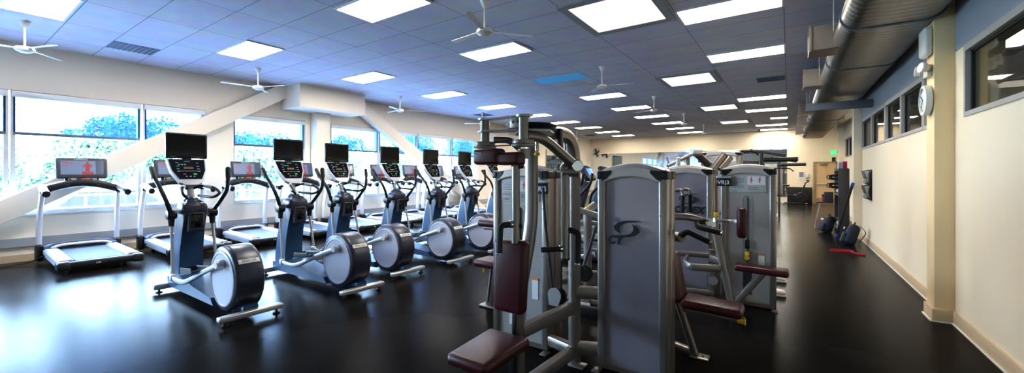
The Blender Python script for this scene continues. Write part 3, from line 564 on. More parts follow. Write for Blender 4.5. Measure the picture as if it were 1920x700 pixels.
# ------------------------------------------------------------------ elliptical trainer (user faces -x)
def elliptical(loc, label):
    t = thing('elliptical_trainer', label, 'elliptical', loc, group='elliptical trainers in a row')
    rf = obj('rear_foot', MB().boxr((0,0,.075),(.085,.60,.055),.015,3), m['silver'], t)
    for s in (-1,1): obj('levelling_pad', MB().lathe([(.035,0),(.035,.012),(.012,.018),(.012,.05)],(0,s*.24,0)), m['black'], rf)
    ff = obj('front_foot', MB().boxr((-2.0,0,.075),(.10,.56,.07),.015,3), m['silver'], t)
    for s in (-1,1): obj('levelling_pad', MB().lathe([(.035,0),(.035,.012),(.012,.018),(.012,.05)],(-2.0,s*.22,0)), m['black'], ff)
    obj('base_rail', MB().bar([(-2.0,0,.115),(-.02,0,.115)],.14,.08), m['charb'], t)
    cov = MB(); pr = [(-1.95,.10),(-1.95,.20),(-1.5,.26),(-1.15,.20),(-.62,.15),(-.55,.08),(-1.9,.08)]
    cov.prism(pr,.30,Matrix(((1,0,0,0),(0,0,1,-.15),(0,1,0,0),(0,0,0,1)))); obj('ramp_cover', cov, m['charb'], t)
    # flywheel housing
    hc = V((-.34,0,.395)); R = .345
    pr = [(R-.10,-.135),(R-.03,-.135),(R-.005,-.12),(R,-.09),(R,.09),(R-.005,.12),(R-.03,.135),(R-.10,.135)]
    h = MB().lathe(pr, hc, (0,1,0), 48)
    h.boxr((-.34,0,.13),(.44,.22,.20),.06,3)
    hs = obj('flywheel_housing', h, m['char'], t, ang=50)
    for s in (-1,1):
        obj('side_disc', MB().lathe([(R-.055,.0),(R-.058,.010),(R-.075,.013),(R-.08,.008),(R-.10,.008),(.002,.012)], hc+V((0,s*.134,0)), (0,s,0), 48), m['disc'], t)
    a = .95; lp = hc + V((math.sin(a)*(R+.0), 0, math.cos(a)*(R+.0))); Rl = Matrix.Rotation(a,3,'Y')
    nm = obj('name_plate', MB().boxr(lp,(.05,.20,.008),.003,R=Rl), m['paper'], t)
    Mn = Matrix.Translation(lp) @ Rl.to_4x4() @ Matrix.Translation((0,0,.0045)) @ Matrix.Rotation(PI/2,4,'Z')
    obj('lettering', text_mb('PRECOR', .036, Mn), m['gprint'], nm)
    # front column: pale leading edge, slate flanks, charcoal head
    def colring(z, xf, xr, w): return [(xf,-w*.7,z),(xf-.01,0,z),(xf,w*.7,z),(xf+.05,w,z),(xr,w,z),(xr+.015,0,z),(xr,-w,z),(xf+.05,-w,z)]
    spec = [(.13,-1.98,-1.62,.13),(.30,-1.97,-1.64,.125),(.55,-1.93,-1.62,.12),(.80,-1.87,-1.56,.115),(1.02,-1.79,-1.48,.115),(1.12,-1.74,-1.50,.10),(1.17,-1.70,-1.54,.07)]
    rr = [colring(*q) for q in spec]; k = 8; vs = [p for r in rr for p in r]; fs = []; ms = []
    mb = MB(); base = 0; mb.v = [V(p) for p in vs]
    for i in range(len(rr)-1):
        for j in range(k):
            mb.f.append([i*k+j, i*k+(j+1) % k, (i+1)*k+(j+1) % k, (i+1)*k+j]); mb.m.append(1 if j in (0,1,2,7) and i < 5 else (2 if i >= 3 else 0))
    mb.f += [list(range(k)), [(len(rr)-1)*k+j for j in range(k)]]; mb.m += [0, 2]
    obj('column', mb, [m['charb'],m['sil'],m['char']], t, ang=50)
    obj('column_head', MB().boxr((-1.60,0,1.06),(.26,.27,.16),.06,4).sphere((-1.63,0,1.13),(.11,.10,.08)), m['char'], t)
    ch = obj('bottle_holder', MB().boxr((-1.485,0,.90),(.07,.17,.24),.02,3), m['char'], t)
    obj('recess', MB().boxr((-1.449,0,.92),(.006,.12,.17),.003), m['gloss'], ch)
    obj('console_post', MB().tube([(-1.64,0,1.12),(-1.70,0,1.36)],.045,16), m['silver'], t)
    # console shield
    c0 = V((-1.71,0,1.535)); Rc = Matrix.Rotation(-.55,3,'Y')
    Mc = Matrix.Translation(c0) @ Rc.to_4x4() @ SIDE
    sh = [(-.20,.16),(-.17,.17),(.17,.17),(.20,.16),(.185,0),(.12,-.17),(.06,-.21),(-.06,-.21),(-.12,-.17),(-.185,0)]
    cn = obj('console', MB().prism(sh,.055,Mc @ Matrix.Translation((0,0,-.055))), m['sil'], t)
    fp = [(-.185,.158),(.185,.158),(.17,.0),(.115,-.13),(-.115,-.13),(-.17,.0)]
    obj('face_plate', MB().prism(fp,.004,Mc), m['gloss'], cn)
    def rect(mb, x, y, w, h, M=Mc, z=.004): mb.prism([(x-w/2,y-h/2),(x+w/2,y-h/2),(x+w/2,y+h/2),(x-w/2,y+h/2)],.0015,M @ Matrix.Translation((0,0,z)))
    g = MB(); [rect(g,-.09+.03*i,.085,.02,.014) for i in range(3)]; rect(g,.055,-.055,.035,.022); obj('green_display', g, m['green'], cn)
    g = MB(); rect(g,0,.035,.10,.03); rect(g,-.055,-.055,.03,.018); obj('amber_display', g, m['amber'], cn)
    g = MB(); [rect(g,x,y,.028,.010) for x in (-.11,.10) for y in (.11,.06,.02,-.02)]; rect(g,0,-.012,.24,.006); [rect(g,-.04+.04*i,-.09,.02,.012) for i in range(3)]; rect(g,0,.13,.06,.010); obj('key_row', g, m['grey'], cn)
    # television
    tv = obj('television', MB().boxr((-1.79,0,1.845),(.05,.43,.32),.018,3), m['black'], t)
    obj('screen', MB().bx(-1.7655,-1.764,-.195,.195,1.735,1.985), m['gloss'], tv)
    g = MB()
    for i in range(6): g.bx(-1.7648,-1.763,.04+.022*i,.052+.022*i,1.705,1.712)
    g.bx(-1.7648,-1.763,-.18,-.12,1.706,1.712); obj('button_row', g, m['grey'], tv)
    obj('television_bracket', MB().boxr((-1.80,0,1.66),(.04,.10,.12),.01), m['black'], t)
    # fixed heart-rate bars
    fixed = MB()
    for s in (-1,1): fixed.tube(fillet([(-1.69,s*.03,1.30),(-1.58,s*.08,1.345),(-1.40,s*.17,1.32),(-1.28,s*.19,1.25),(-1.34,s*.13,1.20),(-1.60,s*.06,1.22)],.06),.017,10)
    fb = obj('fixed_handle', fixed, m['black'], t)
    for s in (-1,1): obj('pulse_grip', MB().tube([(-1.53,s*.105,1.339),(-1.43,s*.155,1.325)],.021,10), m['sil'], fb)
    # moving arms, in opposite phase
    for s, ph in ((-1,-1),(1,1)):
        yv = s*.20; up = ((-1.60,yv*1.05,1.00),(-1.50,s*.26,1.14),(-1.47+.05*ph,s*.31,1.28),(-1.55+.10*ph,s*.335,1.46),(-1.57+.10*ph,s*.34,1.56)) if ph > 0 else ((-1.60,yv*1.05,1.00),(-1.585,s*.25,1.14),(-1.62,s*.30,1.30),(-1.78,s*.325,1.46),(-1.86,s*.33,1.56))
        ar = obj('moving_arm', MB().tube(fillet(up,.07),.024,12), m['black'], t)
        p2 = V(up[-1]); p1 = V(up[-2]); obj('hand_grip', MB().tube([p1*.6+p2*.4-(p2-p1)*.6, p2, p2+(p2-p1).normalized()*.02],[.029,.029,.018],12), m['blackr'], ar)
        obj('arm_pivot', MB().lathe([(.03,-.05),(.055,-.045),(.06,0),(.055,.045),(.03,.05)],(-1.60,yv*1.05,1.00),(0,1,0),20).tube([(-1.60,yv*1.05,1.03),(-1.595,yv*1.05,.86)],[.04,.028],12), m['black'], ar)
        bx_, bz = (-1.54,.30) if ph < 0 else (-1.48,.42)
        obj('arm_rod', MB().cyl((-1.598,yv*1.05,.90),(bx_,yv*1.05,bz),.017,12), m['silver'], ar)
        cz_ = .62 if ph > 0 else .17; cx_ = -.34+(.08 if ph > 0 else -.12)
        if ph < 0: lk = [(bx_-.02,yv*1.05,bz-.05),(-1.30,yv*1.05,.23),(-1.05,yv*1.1,.28),(-.70,s*.175,.43),(-.30,s*.175,.56)]
        else: lk = [(bx_-.02,yv*1.05,bz-.05),(-1.25,yv*1.05,.33),(-1.0,yv*1.05,.33),(-.6,s*.175,.30),(-.26,s*.175,.24)]
        ln = obj('pedal_link', MB().bar(fillet(lk,.14),.038,.055,up=(0,0,1),r=.4), m['silver'], t)
        obj('joint_boot', MB().boxr((bx_-.01,yv*1.05,bz-.05),(.08,.06,.08),.02), m['sil'], ln)
        obj('crank_cap', MB().cyl((lk[-1][0],s*.145,lk[-1][2]),(lk[-1][0],s*.215,lk[-1][2]),.045,18), m['silver'], ln)
        px, pz = (-.98,.385) if ph < 0 else (-.92,.40)
        pd = obj('pedal', MB().boxr((px,s*.18,pz),(.40,.17,.03),.012,R=Matrix.Rotation(-.22 if ph < 0 else .05,3,'Y')), m['charb'], t)
        obj('pedal_lip', MB().bar(fillet([(px+.18,s*.18-.08,pz+.05),(px-.17,s*.18-.08,pz+.015),(px-.19,s*.18,pz+.01),(px-.17,s*.18+.08,pz+.015),(px+.18,s*.18+.08,pz+.05)],.05),.012,.06), m['black'], pd)
    return t
e0 = elliptical((-4.54,1.92,0), 'elliptical trainer nearest the camera, its flywheel housing foremost')
el = [(-4.36,3.10,'second elliptical trainer, with the full pale disc facing left of centre'),(-4.58,4.02,'third elliptical trainer, behind the second one\'s flywheel'),(-4.48,5.05,'fourth elliptical trainer, its pale disc left of the cable machine'),(-4.48,6.12,'fifth elliptical trainer in the row'),(-4.48,7.20,'sixth elliptical trainer in the row'),(-4.48,8.28,'seventh elliptical trainer, partly hidden by the fly machine')]
for x, y, l in el: dup(e0, (x,y,0), l)

# ------------------------------------------------------------------ weight-stack towers
def arch_poly(x0, x1, z0, h, rise, n=14):
    p = [(x0,z0),(x1,z0)]; xc = (x0+x1)/2; hw = (x1-x0)/2
    for i in range(n+1):
        q = 1-2*i/n; p.append((xc+hw*q, h-.03+rise*(1-q*q)))
    return p
def tower(t, x0, x1, y, d, h, face, back=None, n_=''):
    o = t.location; cw = .060; rise = .045
    for s, xa in ((0,x0),(1,x1-cw)):
        b = MB().boxr((xa+cw/2,y+.055,h/2),(cw,.11,h-.03),.013,3).boxr((xa+cw/2,y+d-.055,h/2),(cw,.11,h-.03),.013,3).bx(xa+.012,xa+cw-.012,y+.09,y+d-.09,.02,h-.03)
        for z in (.1,.45,.8,1.2): b.cyl((xa+(cw-.012 if s == 0 else .012),y-.003,z),(xa+(cw-.012 if s == 0 else .012),y+.01,z),.006,8,e=.001)
        sc = obj('side_column', b, m['alum'], t, o)
        obj('foot_flange', MB().boxr((xa+cw/2+(-.02 if s == 0 else .02),y-.03,.008),(.06,.09,.014),.006), m['alum'], sc, o)
        cc = MB().boxr((xa+cw/2,y+.055,h-.015),(cw+.010,.122,.066),.014,3).boxr((xa+cw/2,y+d-.055,h-.015),(cw+.010,.122,.066),.014,3).boxr((xa+cw/2,y+d/2,h-.02),(cw,.06,.06),.01)
        sg = 1 if s == 0 else -1; xi = xa+cw/2+sg*(cw/2)
        cc.prism([(xi-sg*.02,h-.06),(xi+sg*.012,h-.045),(xi+sg*.055,h+.0),(xi+sg*.055,h+.022),(xi-sg*.02,h+.012)], .12, Matrix.Translation((0,y-.006+.12,0)) @ FRONT)
        obj('corner_cap', cc, m['black'], t, o)
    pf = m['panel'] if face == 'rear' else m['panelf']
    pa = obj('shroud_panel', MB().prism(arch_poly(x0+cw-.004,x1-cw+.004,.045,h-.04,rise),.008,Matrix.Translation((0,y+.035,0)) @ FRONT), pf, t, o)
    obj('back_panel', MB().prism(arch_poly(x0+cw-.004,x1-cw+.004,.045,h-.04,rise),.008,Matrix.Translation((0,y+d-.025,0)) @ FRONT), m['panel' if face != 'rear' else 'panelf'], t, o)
    pts = []; xa, xb = x0+cw*.55, x1-cw*.55
    for i in range(19): q = -1+2*i/18; pts.append(((xa+xb)/2+(xb-xa)/2*q, y+d/2, h-.005+rise*(1-q*q)))
    obj('top_cap', MB().sweep(pts, [(-d/2+.012,-.072),(d/2-.012,-.072),(d/2+.002,-.06),(d/2+.0,.0),(d/2-.02,.026),(d/2-.06,.034),(d/2-.075,.026),(-d/2+.075,.026),(-d/2+.06,.034),(-d/2+.02,.026),(-d/2,.0),(-d/2-.002,-.06)], up=(0,0,1)), m['capc'], t, o)
    obj('base_plate', MB().bx(x0+cw-.01,x1-cw+.01,y+.02,y+d-.02,.01,.05), m['alum'], t, o)
    return pa
def swoosh(cx, cz, s, y, letters, lx, lz, ls):
    A = [(1.07,.50),(.4,.54),(-.1,.51),(-.55,.39),(-.83,.16),(-.82,-.04),(-.62,-.22),(-.35,-.33),(-.44,-.1),(-.42,.1),(-.27,.28),(.05,.40),(.45,.45)]
    Mx = Matrix.Translation((cx,y,cz)) @ FRONT @ Matrix.Scale(s,4)
    b = MB().prism(A,.0008/s,Mx).prism([(-a,-c) for a, c in A],.0008/s,Mx)
    tx = text_mb(letters, ls, Matrix.Translation((lx,y,lz)) @ FRONT, .25, bold=ls*.05); b.add(tx.v, tx.f)
    return b
def placard(t, x0, x1, y, h, badge=True, dark=False):
    o = t.location; xa, xb = x0+.088, x1-.088; z1, z0 = h-.045, h-.245
    p = obj('placard', MB().boxr(((xa+xb)/2,y+.022,(z0+z1)/2),(xb-xa,.006,z1-z0),.006), m['greyp'], t, o)
    w = xb-xa; g = MB(); yy = y+.018
    for i in range(5): g.bx(xa+.015,xa+w*.42-(.03 if i == 4 else 0),yy-.001,yy,z1-.045-.014*i,z1-.041-.014*i)
    for i in range(3): g.bx(xa+.015,xa+w*.42,yy-.001,yy,z1-.125-.013*i,z1-.121-.013*i)
    for i in range(3): g.bx(xa+w*.52,xa+w*.78,yy-.001,yy,z1-.145-.013*i,z1-.141-.013*i)
    tx = text_mb('CYBEX', .02, Matrix.Translation((xa+.05,yy,z0+.014)) @ FRONT, .2); g.add(tx.v, tx.f)
    obj('print', g, m['gprint'], p, o)
    cd = obj('instruction_card', MB().bx(xa+w*.50,xb-.012,yy-.002,yy,z1-.115,z1-.02), m['paper'], p, o)
    g = MB()
    for cx in (xa+w*.60, xa+w*.82):
        for (dx,dz,dx2,dz2,ww) in ((0,.022,.004,.006,.013),(.004,.006,-.006,-.012,.010),(-.006,-.012,.008,-.028,.008),(.002,.018,-.02,.012,.006),(.003,.012,.02,-.004,.006)):
            g.bar([(cx+dx,yy-.003,z1-.068+dz),(cx+dx2,yy-.003,z1-.068+dz2)],ww,.001,up=(0,1,0))
        g.cyl((cx+.004,yy-.004,z1-.036),(cx+.004,yy-.002,z1-.036),.007,10,e=.0003)
    obj('figure_print', g, mat('red figure print', (.7,.10,.05), .5), p, o)
    # stack window outline
    g = MB(); xc = (x0+x1)/2
    wz0, wz1 = .30, h-.27
    g.bx(xa,xb,y+.024,y+.028,wz1-.004,wz1)
    arch = [(xc-.05,y+.025,.20)]+[(xc-.05*math.cos(PI*i/10),y+.025,wz1-.06+.05*math.sin(PI*i/10)) for i in range(11)]+[(xc+.05,y+.025,.20)]
    g.tube(arch,.003,6)
    obj('window_trim', g, m['silver'], t, o)
    obj('stack_window', MB().bx(xc-.048,xc+.048,y+.0255,y+.027,.12,wz1-.05), m['gprint'] if dark else mat('smoked window', (.30,.30,.31), .3), t, o)
    g = MB(); zz = .14
    for i in range(14): g.bx(xc-.042,xc+.042,y+.022,y+.026,zz,zz+.02); zz += .024
    obj('weight_plate_stack', g, m['black'], t, o)
    obj('guide_rod', MB().cyl((xc,y+.02,.12),(xc,y+.02,wz1-.03),.005,8), m['black'], t, o)
    obj('warning_label', MB().bx(x1-.165,x1-.105,y+.022,y+.026,.42,.60), m['paper'], t, o)
    obj('warning_stripe', MB().bx(x1-.165,x1-.105,y+.020,y+.026,.585,.602), mat('orange stripe', (.8,.2,.03), .5), t, o)
    if badge:
        bd = obj('badge', MB().boxr((x0+.035,y-.02,h-.135),(.155,.03,.085),.014,3), m['black' if not dark else 'blueb'], t, o)
        obj('lettering', text_mb('VR|3', .062, Matrix.Translation((x0+.035,y-.0355,h-.137)) @ FRONT, 0, bold=.001), m['wprint'], bd, o)
        obj('badge_bracket', MB().boxr((x0+.035,y-.012,h-.075),(.16,.03,.03),.01), m['silver'], t, o)
def grip(mb_pts, t, o, r=.019): return obj('hand_grip', MB().tube(fillet(mb_pts,.03),r,12), m['blackr'], t, o)
def endcap(p, q, t, o, r=.021): return obj('grip_end', MB().cyl(p,q,r,14), m['chrome'], t, o)

# ---- fly machine, foreground left of the logo tower
fl = thing('fly_machine', 'champagne-grey chest fly machine with burgundy seat and overhead cams, in front centre', 'weight machine', (-1.5,2.5,0)); o = fl.location
tower(fl, -2.23, -1.66, 2.95, .26, 1.5, 'front'); placard(fl, -2.23, -1.66, 2.95, 1.5, badge=False, dark=False)
bd = obj('badge', MB().boxr((-1.70,2.915,1.37),(.13,.03,.085),.014,3), m['blueb'], fl, o)
obj('lettering', text_mb('VR|3', .058, Matrix.Translation((-1.70,2.8995,1.368)) @ FRONT, 0, bold=.001), m['wprint'], bd, o)
obj('badge_bracket', MB().boxr((-1.70,2.92,1.43),(.14,.04,.03),.01), m['silver'], fl, o)
mast = fillet([(-1.40,2.92,0),(-1.40,2.92,1.80),(-1.44,2.12,1.79)],.22,8)
ms = obj('main_mast', MB().bar(mast,.085,.10,up=(0,1,.2),r=.4), m['bronze'], fl, o)
obj('foot_flange', MB().boxr((-1.36,2.89,.008),(.13,.10,.016),.006).cyl((-1.315,2.88,.012),(-1.315,2.88,.022),.012,10), m['bronze'], ms, o)
obj('seat_beam', MB().bar([(-1.405,2.90,.445),(-1.48,2.26,.445)],.07,.09), m['bronze'], fl, o)
obj('floor_beam', MB().bar([(-1.405,2.90,.10),(-1.50,2.10,.055)],.07,.09).bar([(-1.66,2.99,.10),(-1.40,2.92,.10)],.07,.09), m['bronze'], fl, o)
for z in (.565,.13): obj('link_beam', MB().bar([(-1.38,2.92,z),(-1.222,2.985,z)],.07,.095), m['bronze'], fl, o)
sp_ = obj('seat_post', MB().bar(fillet([(-1.495,2.255,0),(-1.495,2.255,.62),(-1.475,2.37,1.06),(-1.47,2.39,1.20),(-1.47,2.39,1.72)],.10),.085,.07,up=(0,1,.0),r=.35), m['bronze'], fl, o)
obj('adjust_slot', MB().boxr((-1.50,2.215,.42),(.028,.008,.30),.004).boxr((-1.50,2.215,.18),(.04,.01,.30),.004), m['black'], sp_, o)
obj('warning_label', MB().bx(-1.535,-1.515,2.213,2.218,.50,.57), m['paper'], sp_, o)
obj('post_base', MB().boxr((-1.495,2.1,.02),(.10,.40,.04),.01).boxr((-1.495,2.05,.012),(.44,.08,.024),.008), m['bronze'], fl, o)
def seatpad(t, o, c, d, r, taper=None, R=None, name='seat'):
    s = obj(name, MB().boxr(c,d,r,4,taper=taper,R=R), m['burg'], t, o)
    return s
st = seatpad(fl, o, (-1.50,1.945,.425),(.31,.45,.075),.032,taper=lambda c: (c.x*(1+.1*(c.y/.45)), c.y, c.z+(.012*c.y/.45)))
obj('seat_bracket', MB().bar([(-1.50,2.2,.36),(-1.50,1.85,.375)],.06,.04).bar([(-1.50,2.20,.1),(-1.50,2.20,.39)],.05,.03,up=(0,1,0)), m['black'], fl, o)
obj('adjust_knob', MB().cyl((-1.60,1.81,.345),(-1.60,1.81,.385),.017,12), m['yellow'], fl, o)
bp = seatpad(fl, o, (-1.505,2.185,.83),(.255,.085,.475),.038,taper=lambda c: (c.x*(1+.12*c.z/.475), c.y, c.z),R=Matrix.Rotation(-.05,3,'X'),name='back_pad')
obj('pad_bracket', MB().boxr((-1.495,2.235,.83),(.05,.03,.30),.008).cyl((-1.495,2.20,1.06),(-1.495,2.2,1.085),.012,10), m['bronze'], fl, o)
# overhead cams
for s, x in (('left',-1.645),('right',-1.345)):
    pv = obj('cam_pivot', MB().cyl((x,2.09,1.66),(x,2.09,1.845),.031,24).lathe([(.05,1.662),(.074,1.665),(.076,1.675),(.068,1.681),(.070,1.688),(.066,1.702),(.04,1.706)],(x,2.09,0),n=32).cyl((x,2.09,1.59),(x,2.09,1.65),.035,20), m['bronze'], fl, o)
    obj('cap_plate', MB().lathe([(.04,1.842),(.046,1.846),(.046,1.856),(.04,1.86)],(x,2.09,0),n=28), m['silver'], pv, o)
obj('top_plate', MB().bar([(-1.66,2.08,1.848),(-1.32,2.14,1.862)],.07,.012,up=(0,0,1)), m['silver'], fl, o)
tb_ = obj('cam_block', MB().boxr((-1.39,2.10,1.815),(.085,.07,.075),.006), m['bronze'], fl, o)
obj('bolt_hole', MB().cyl((-1.405,2.063,1.815),(-1.405,2.07,1.815),.009,12,e=.001).cyl((-1.37,2.063,1.815),(-1.37,2.07,1.815),.009,12,e=.001), m['black'], tb_, o)
whl = []
obj('cam_wheel', MB().lathe([(.10,0),(.165,.004),(.17,.012),(.16,.022),(.17,.032),(.165,.042),(.10,.046)],(-1.40,2.27,1.775),n=40), m['black'], fl, o)
obj('cam_plate', MB().prism([(-1.70,2.08),(-1.62,2.02),(-1.40,2.10),(-1.24,2.24),(-1.30,2.40),(-1.42,2.40),(-1.50,2.20)],.012,Matrix.Translation((0,0,1.765))), m['silver'], fl, o)
obj('cable', MB().tube([(-1.58,2.06,1.69),(-1.41,2.03,1.70)],.004,6).tube([(-1.60,2.15,1.68),(-1.40,2.16,1.68)],.004,6), m['black'], fl, o)
obj('arm_link', MB().tube(fillet([(-1.60,2.12,1.72),(-1.52,2.2,1.72),(-1.47,2.24,1.66)],.05),.022,12), m['bronze'], fl, o)
obj('lock_knob', MB().cyl(W(1007,292,2.72),W(1007,287,2.72),.020,14).cyl(W(1007,288,2.72),W(1007,282,2.72),.010,12), m['yellow'], fl, o)
obj('lock_pin', MB().cyl(W(1007,283,2.72),W(1007,262,2.72),.014,12), m['chrome'], fl, o)
obj('arm_pad', MB().boxr((-1.555,2.02,1.603),(.19,.11,.10),.022,4).boxr((-1.40,2.03,1.588),(.17,.10,.078),.022,4), m['burg'], fl, o)
# left movement arm
la = obj('movement_arm', MB().tube(fillet([W(944,302,2.62),W(962,302,2.62)],.02),.024,14).tube([W(967,304,2.62),W(967,456,2.62)],.027,16).cyl(W(958,303,2.61),W(976,303,2.62),.034,18), m['bronze'], fl, o)
obj('arm_knob', MB().cyl(W(972,311,2.6),W(979,310,2.62),.022,12), m['black'], la, o)
obj('grip_collar', MB().cyl(W(955,421,2.60),W(961,421,2.61),.024,14), m['chrome'], la, o)
grip([W(958,421,2.60),W(938,423,2.58),W(936,475,2.56)], la, o, .020)
grip([W(970,424,2.62),W(977,424,2.63)], la, o, .020)
endcap(W(936,474,2.56),W(936,477,2.56), la, o)
# right movement arm
ra = obj('movement_arm', MB().tube(fillet([(-1.345,2.11,1.735),W(1018,258,2.62),W(1078,311,2.80)],.10),.034,16).cyl(W(1075,309,2.84),W(1083,312,2.76),.043,20).cyl(W(1053,322,2.80),W(1084,322,2.80),.036,18).sphere(W(1059,316,2.80),.036).tube([W(1060,325,2.80),W(1060,484,2.80)],.031,16), m['bronze'], fl, o)
obj('end_disc', MB().cyl(W(1083,311,2.765),W(1083.5,311.3,2.745),.038,20), m['chrome'], ra, o)
obj('arm_foot', MB().cyl(W(1060,483,2.80),W(1060,488,2.80),.032,16), m['black'], ra, o)
obj('grip_collar', MB().cyl(W(1048,467,2.78),W(1053,467,2.79),.023,14).cyl(W(1062,432,2.80),W(1068,431,2.79),.023,14), m['chrome'], ra, o)
grip([W(1048,467,2.78),W(1016,469,2.74)], ra, o, .019)
grip([W(1066,431,2.79),W(1085,437,2.77),W(1083,494,2.75)], ra, o, .020)
endcap(W(1083,493,2.75),W(1083,496,2.75), ra, o)
obj('stop_bracket', MB().boxr(W(1050,268,2.9),(.03,.05,.20),.006), m['black'], fl, o)
obj('shock_rod', MB().cyl(W(1061,270,2.9),W(1061,300,2.9),.010,10), m['chrome'], fl, o)
# cable run and pulleys
cb = obj('drive_cable', MB().bar([W(1018,352,3.12),W(1022,420,3.10),W(1036,548,3.02)],.010,.022,up=(1,0,0)).bar([W(1052,484,2.98),W(1052,555,2.98)],.010,.018,up=(1,0,0)), m['black'], fl, o)
pg = MB(); pc = W(1042,556,2.98); nrm = (W(1042,556,2.0)-W(1042,556,2.98)).normalized()
pu = obj('pulley', MB().lathe([(.03,-.012),(.058,-.010),(.05,0),(.058,.010),(.03,.012)],pc+V((.02,.02,0)),(0,1,0),28), m['black'], fl, o)
obj('pulley_guard', MB().prism([(.055*math.cos(a),.055*math.sin(a)) for a in [math.radians(-20+20*i) for i in range(12)]]+[(-.045,-.075),(.03,-.075)],.005,Matrix.Translation(pc+V((0,-.02,.012))) @ FRONT), m['silver'], pu, o)
obj('cable_pulley_bracket', MB().boxr((-1.41,2.86,.47),(.07,.06,.05),.01), m['bronze'], fl, o)

# ---- press machine with the big logo tower
pm = thing('press_machine', 'press machine whose tall grey shroud with swoosh logo stands foremost at centre right', 'weight machine', (-.95,3.2,0)); o = pm.location
pa = tower(pm, -1.215, -.70, 2.93, .25, 1.5, 'rear')
obj('logo', swoosh(-.985,1.09,.115,2.9255,'CY',-1.075,1.0,.085), m['ink'], pa, o)
obj('seat', MB().boxr((-.51,3.60,.435),(.44,.27,.075),.033,4,taper=lambda c: (c.x, c.y*(1-.15*c.x/.44), c.z-.02*(c.x/.44))), m['burg'], pm, o)
obj('back_pad', MB().boxr((-.80,3.62,.63),(.09,.28,.40),.038,4,R=Matrix.Rotation(-.16,3,'Y'),taper=lambda c: (c.x, c.y*(1-.25*c.z), c.z)), m['burg'], pm, o)
obj('frame_leg', MB().bar([(-.82,3.54,.62),(-.635,3.57,.02)],.05,.065,up=(0,1,0)), m['bronze'], pm, o)
obj('foot_flange', MB().boxr((-.60,3.58,.01),(.14,.11,.018),.008).cyl((-.575,3.565,.016),(-.575,3.565,.03),.012,10), m['bronze'], pm, o)
obj('seat_rail', MB().bar([(-.80,3.60,.375),(-.34,3.60,.36)],.06,.035), m['bronze'], pm, o)
obj('rear_post', MB().bar([(-.88,3.62,0),(-.88,3.62,1.2)],.08,.06,up=(0,1,0)), m['bronze'], pm, o)
obj('floor_beam', MB().bar([(-.90,3.16,.06),(-.88,3.62,.06)],.07,.08).bar([(-.90,3.6,.07),(-.65,3.57,.04)],.06,.05), m['bronze'], pm, o)
obj('adjust_knob', MB().cyl((-.33,3.57,.36),(-.285,3.56,.36),.020,14).cyl((-.285,3.56,.36),(-.275,3.56,.36),.026,14), m['yellow'], pm, o)
obj('slot_strip', MB().bar([(-.795,3.503,.53),(-.645,3.53,.05)],.006,.02,up=(0,1,0)), m['black'], pm, o)
pb = obj('press_arm', MB().tube(fillet([(-.88,3.62,1.13),W(1290,407,3.35),W(1328,417,3.38)],.05),.028,14), m['bronze'], pm, o)
obj('press_arm', MB().tube([(-.86,3.2,1.0),W(1272,443,3.12)],.026,14).cyl(W(1266,443,3.16),W(1280,444,3.08),.042,18), m['bronze'], pm, o)
obj('arm_joint', MB().cyl(W(1318,417,3.42),W(1330,417,3.34),.036,16), m['silver'], pb, o)
grip([W(1326,414,3.36),W(1306,417,3.34),W(1308,426,3.28),W(1351,437,3.16)], pb, o, .021)
endcap(W(1351,437,3.16),W(1354,438,3.155), pb, o, .022)
grip([W(1277,443,3.08),W(1288,434,3.06),W(1330,454,2.96)], pb, o, .022)
endcap(W(1330,454,2.96),W(1333.5,455.5,2.955), pb, o, .023)
obj('oval_tag', MB().cyl((-.699,3.06,1.11),(-.694,3.06,1.11),.014,16,e=.001), m['paper'], pm, o)

# ---- curl machine with the VR3 badge at the right
vm = thing('curl_machine', 'light grey weight machine with black VR3 badge and placard, rightmost near the aisle', 'weight machine', (-.39,5.1,0)); o = vm.location
tower(vm, -.66, -.12, 5.25, .28, 1.53, 'front'); placard(vm, -.66, -.12, 5.25, 1.53)
obj('seat', MB().boxr((-.235,4.80,.525),(.47,.22,.066),.030,4,R=Matrix.Rotation(.03,3,'Y')), m['burg'], vm, o)
obj('arm_pad', MB().boxr((-.42,4.98,.965),(.10,.10,.33),.042,4), m['burg'], vm, o)
obj('seat_strut', MB().bar([(-.22,4.80,.49),(-.50,4.78,.10)],.065,.085,up=(0,1,0)), m['bronze'], vm, o)
obj('frame_leg', MB().bar([W(1340,426,4.35),(-.47,4.76,.02)],.07,.085,up=(0,1,0)), m['bronze'], vm, o)
obj('foot_flange', MB().boxr((-.46,4.75,.01),(.17,.12,.018),.008), m['bronze'], vm, o)
obj('floor_beam', MB().bar([(-.48,4.80,.06),(-.45,5.27,.06)],.07,.08), m['bronze'], vm, o)
ab = obj('adjust_bar', MB().bar([W(1339,413,4.4),W(1360,416,4.5),(-.44,4.99,.975)],.03,.05), m['silver'], vm, o)
g = MB()
for i in range(5): p = W(1358+6*i,416.2,4.42+.02*i); g.cyl(p,p+V((.01,-.02,0)),.008,10,e=.001)
obj('pin_hole', g, m['black'], ab, o)
obj('pull_knob', MB().cyl(W(1342,405,4.38),W(1342,399,4.38),.022,14).cyl(W(1342,412,4.38),W(1342,404,4.38),.010,10), m['yellow'], vm, o)
obj('warning_label', MB().bx(-.695,-.655,4.86,4.87,.9,.96), m['paper'], vm, o)
obj('selector_pin', MB().cyl((-.39,5.22,.55),(-.39,5.26,.55),.025,14), m['yellow'], vm, o)
obj('selector_block', MB().boxr((-.39,5.235,.70),(.05,.02,.10),.008), m['black'], vm, o)
obj('selector_pin', MB().cyl((-.39,5.21,.60),(-.39,5.26,.60),.024,14), m['yellow'], vm, o)

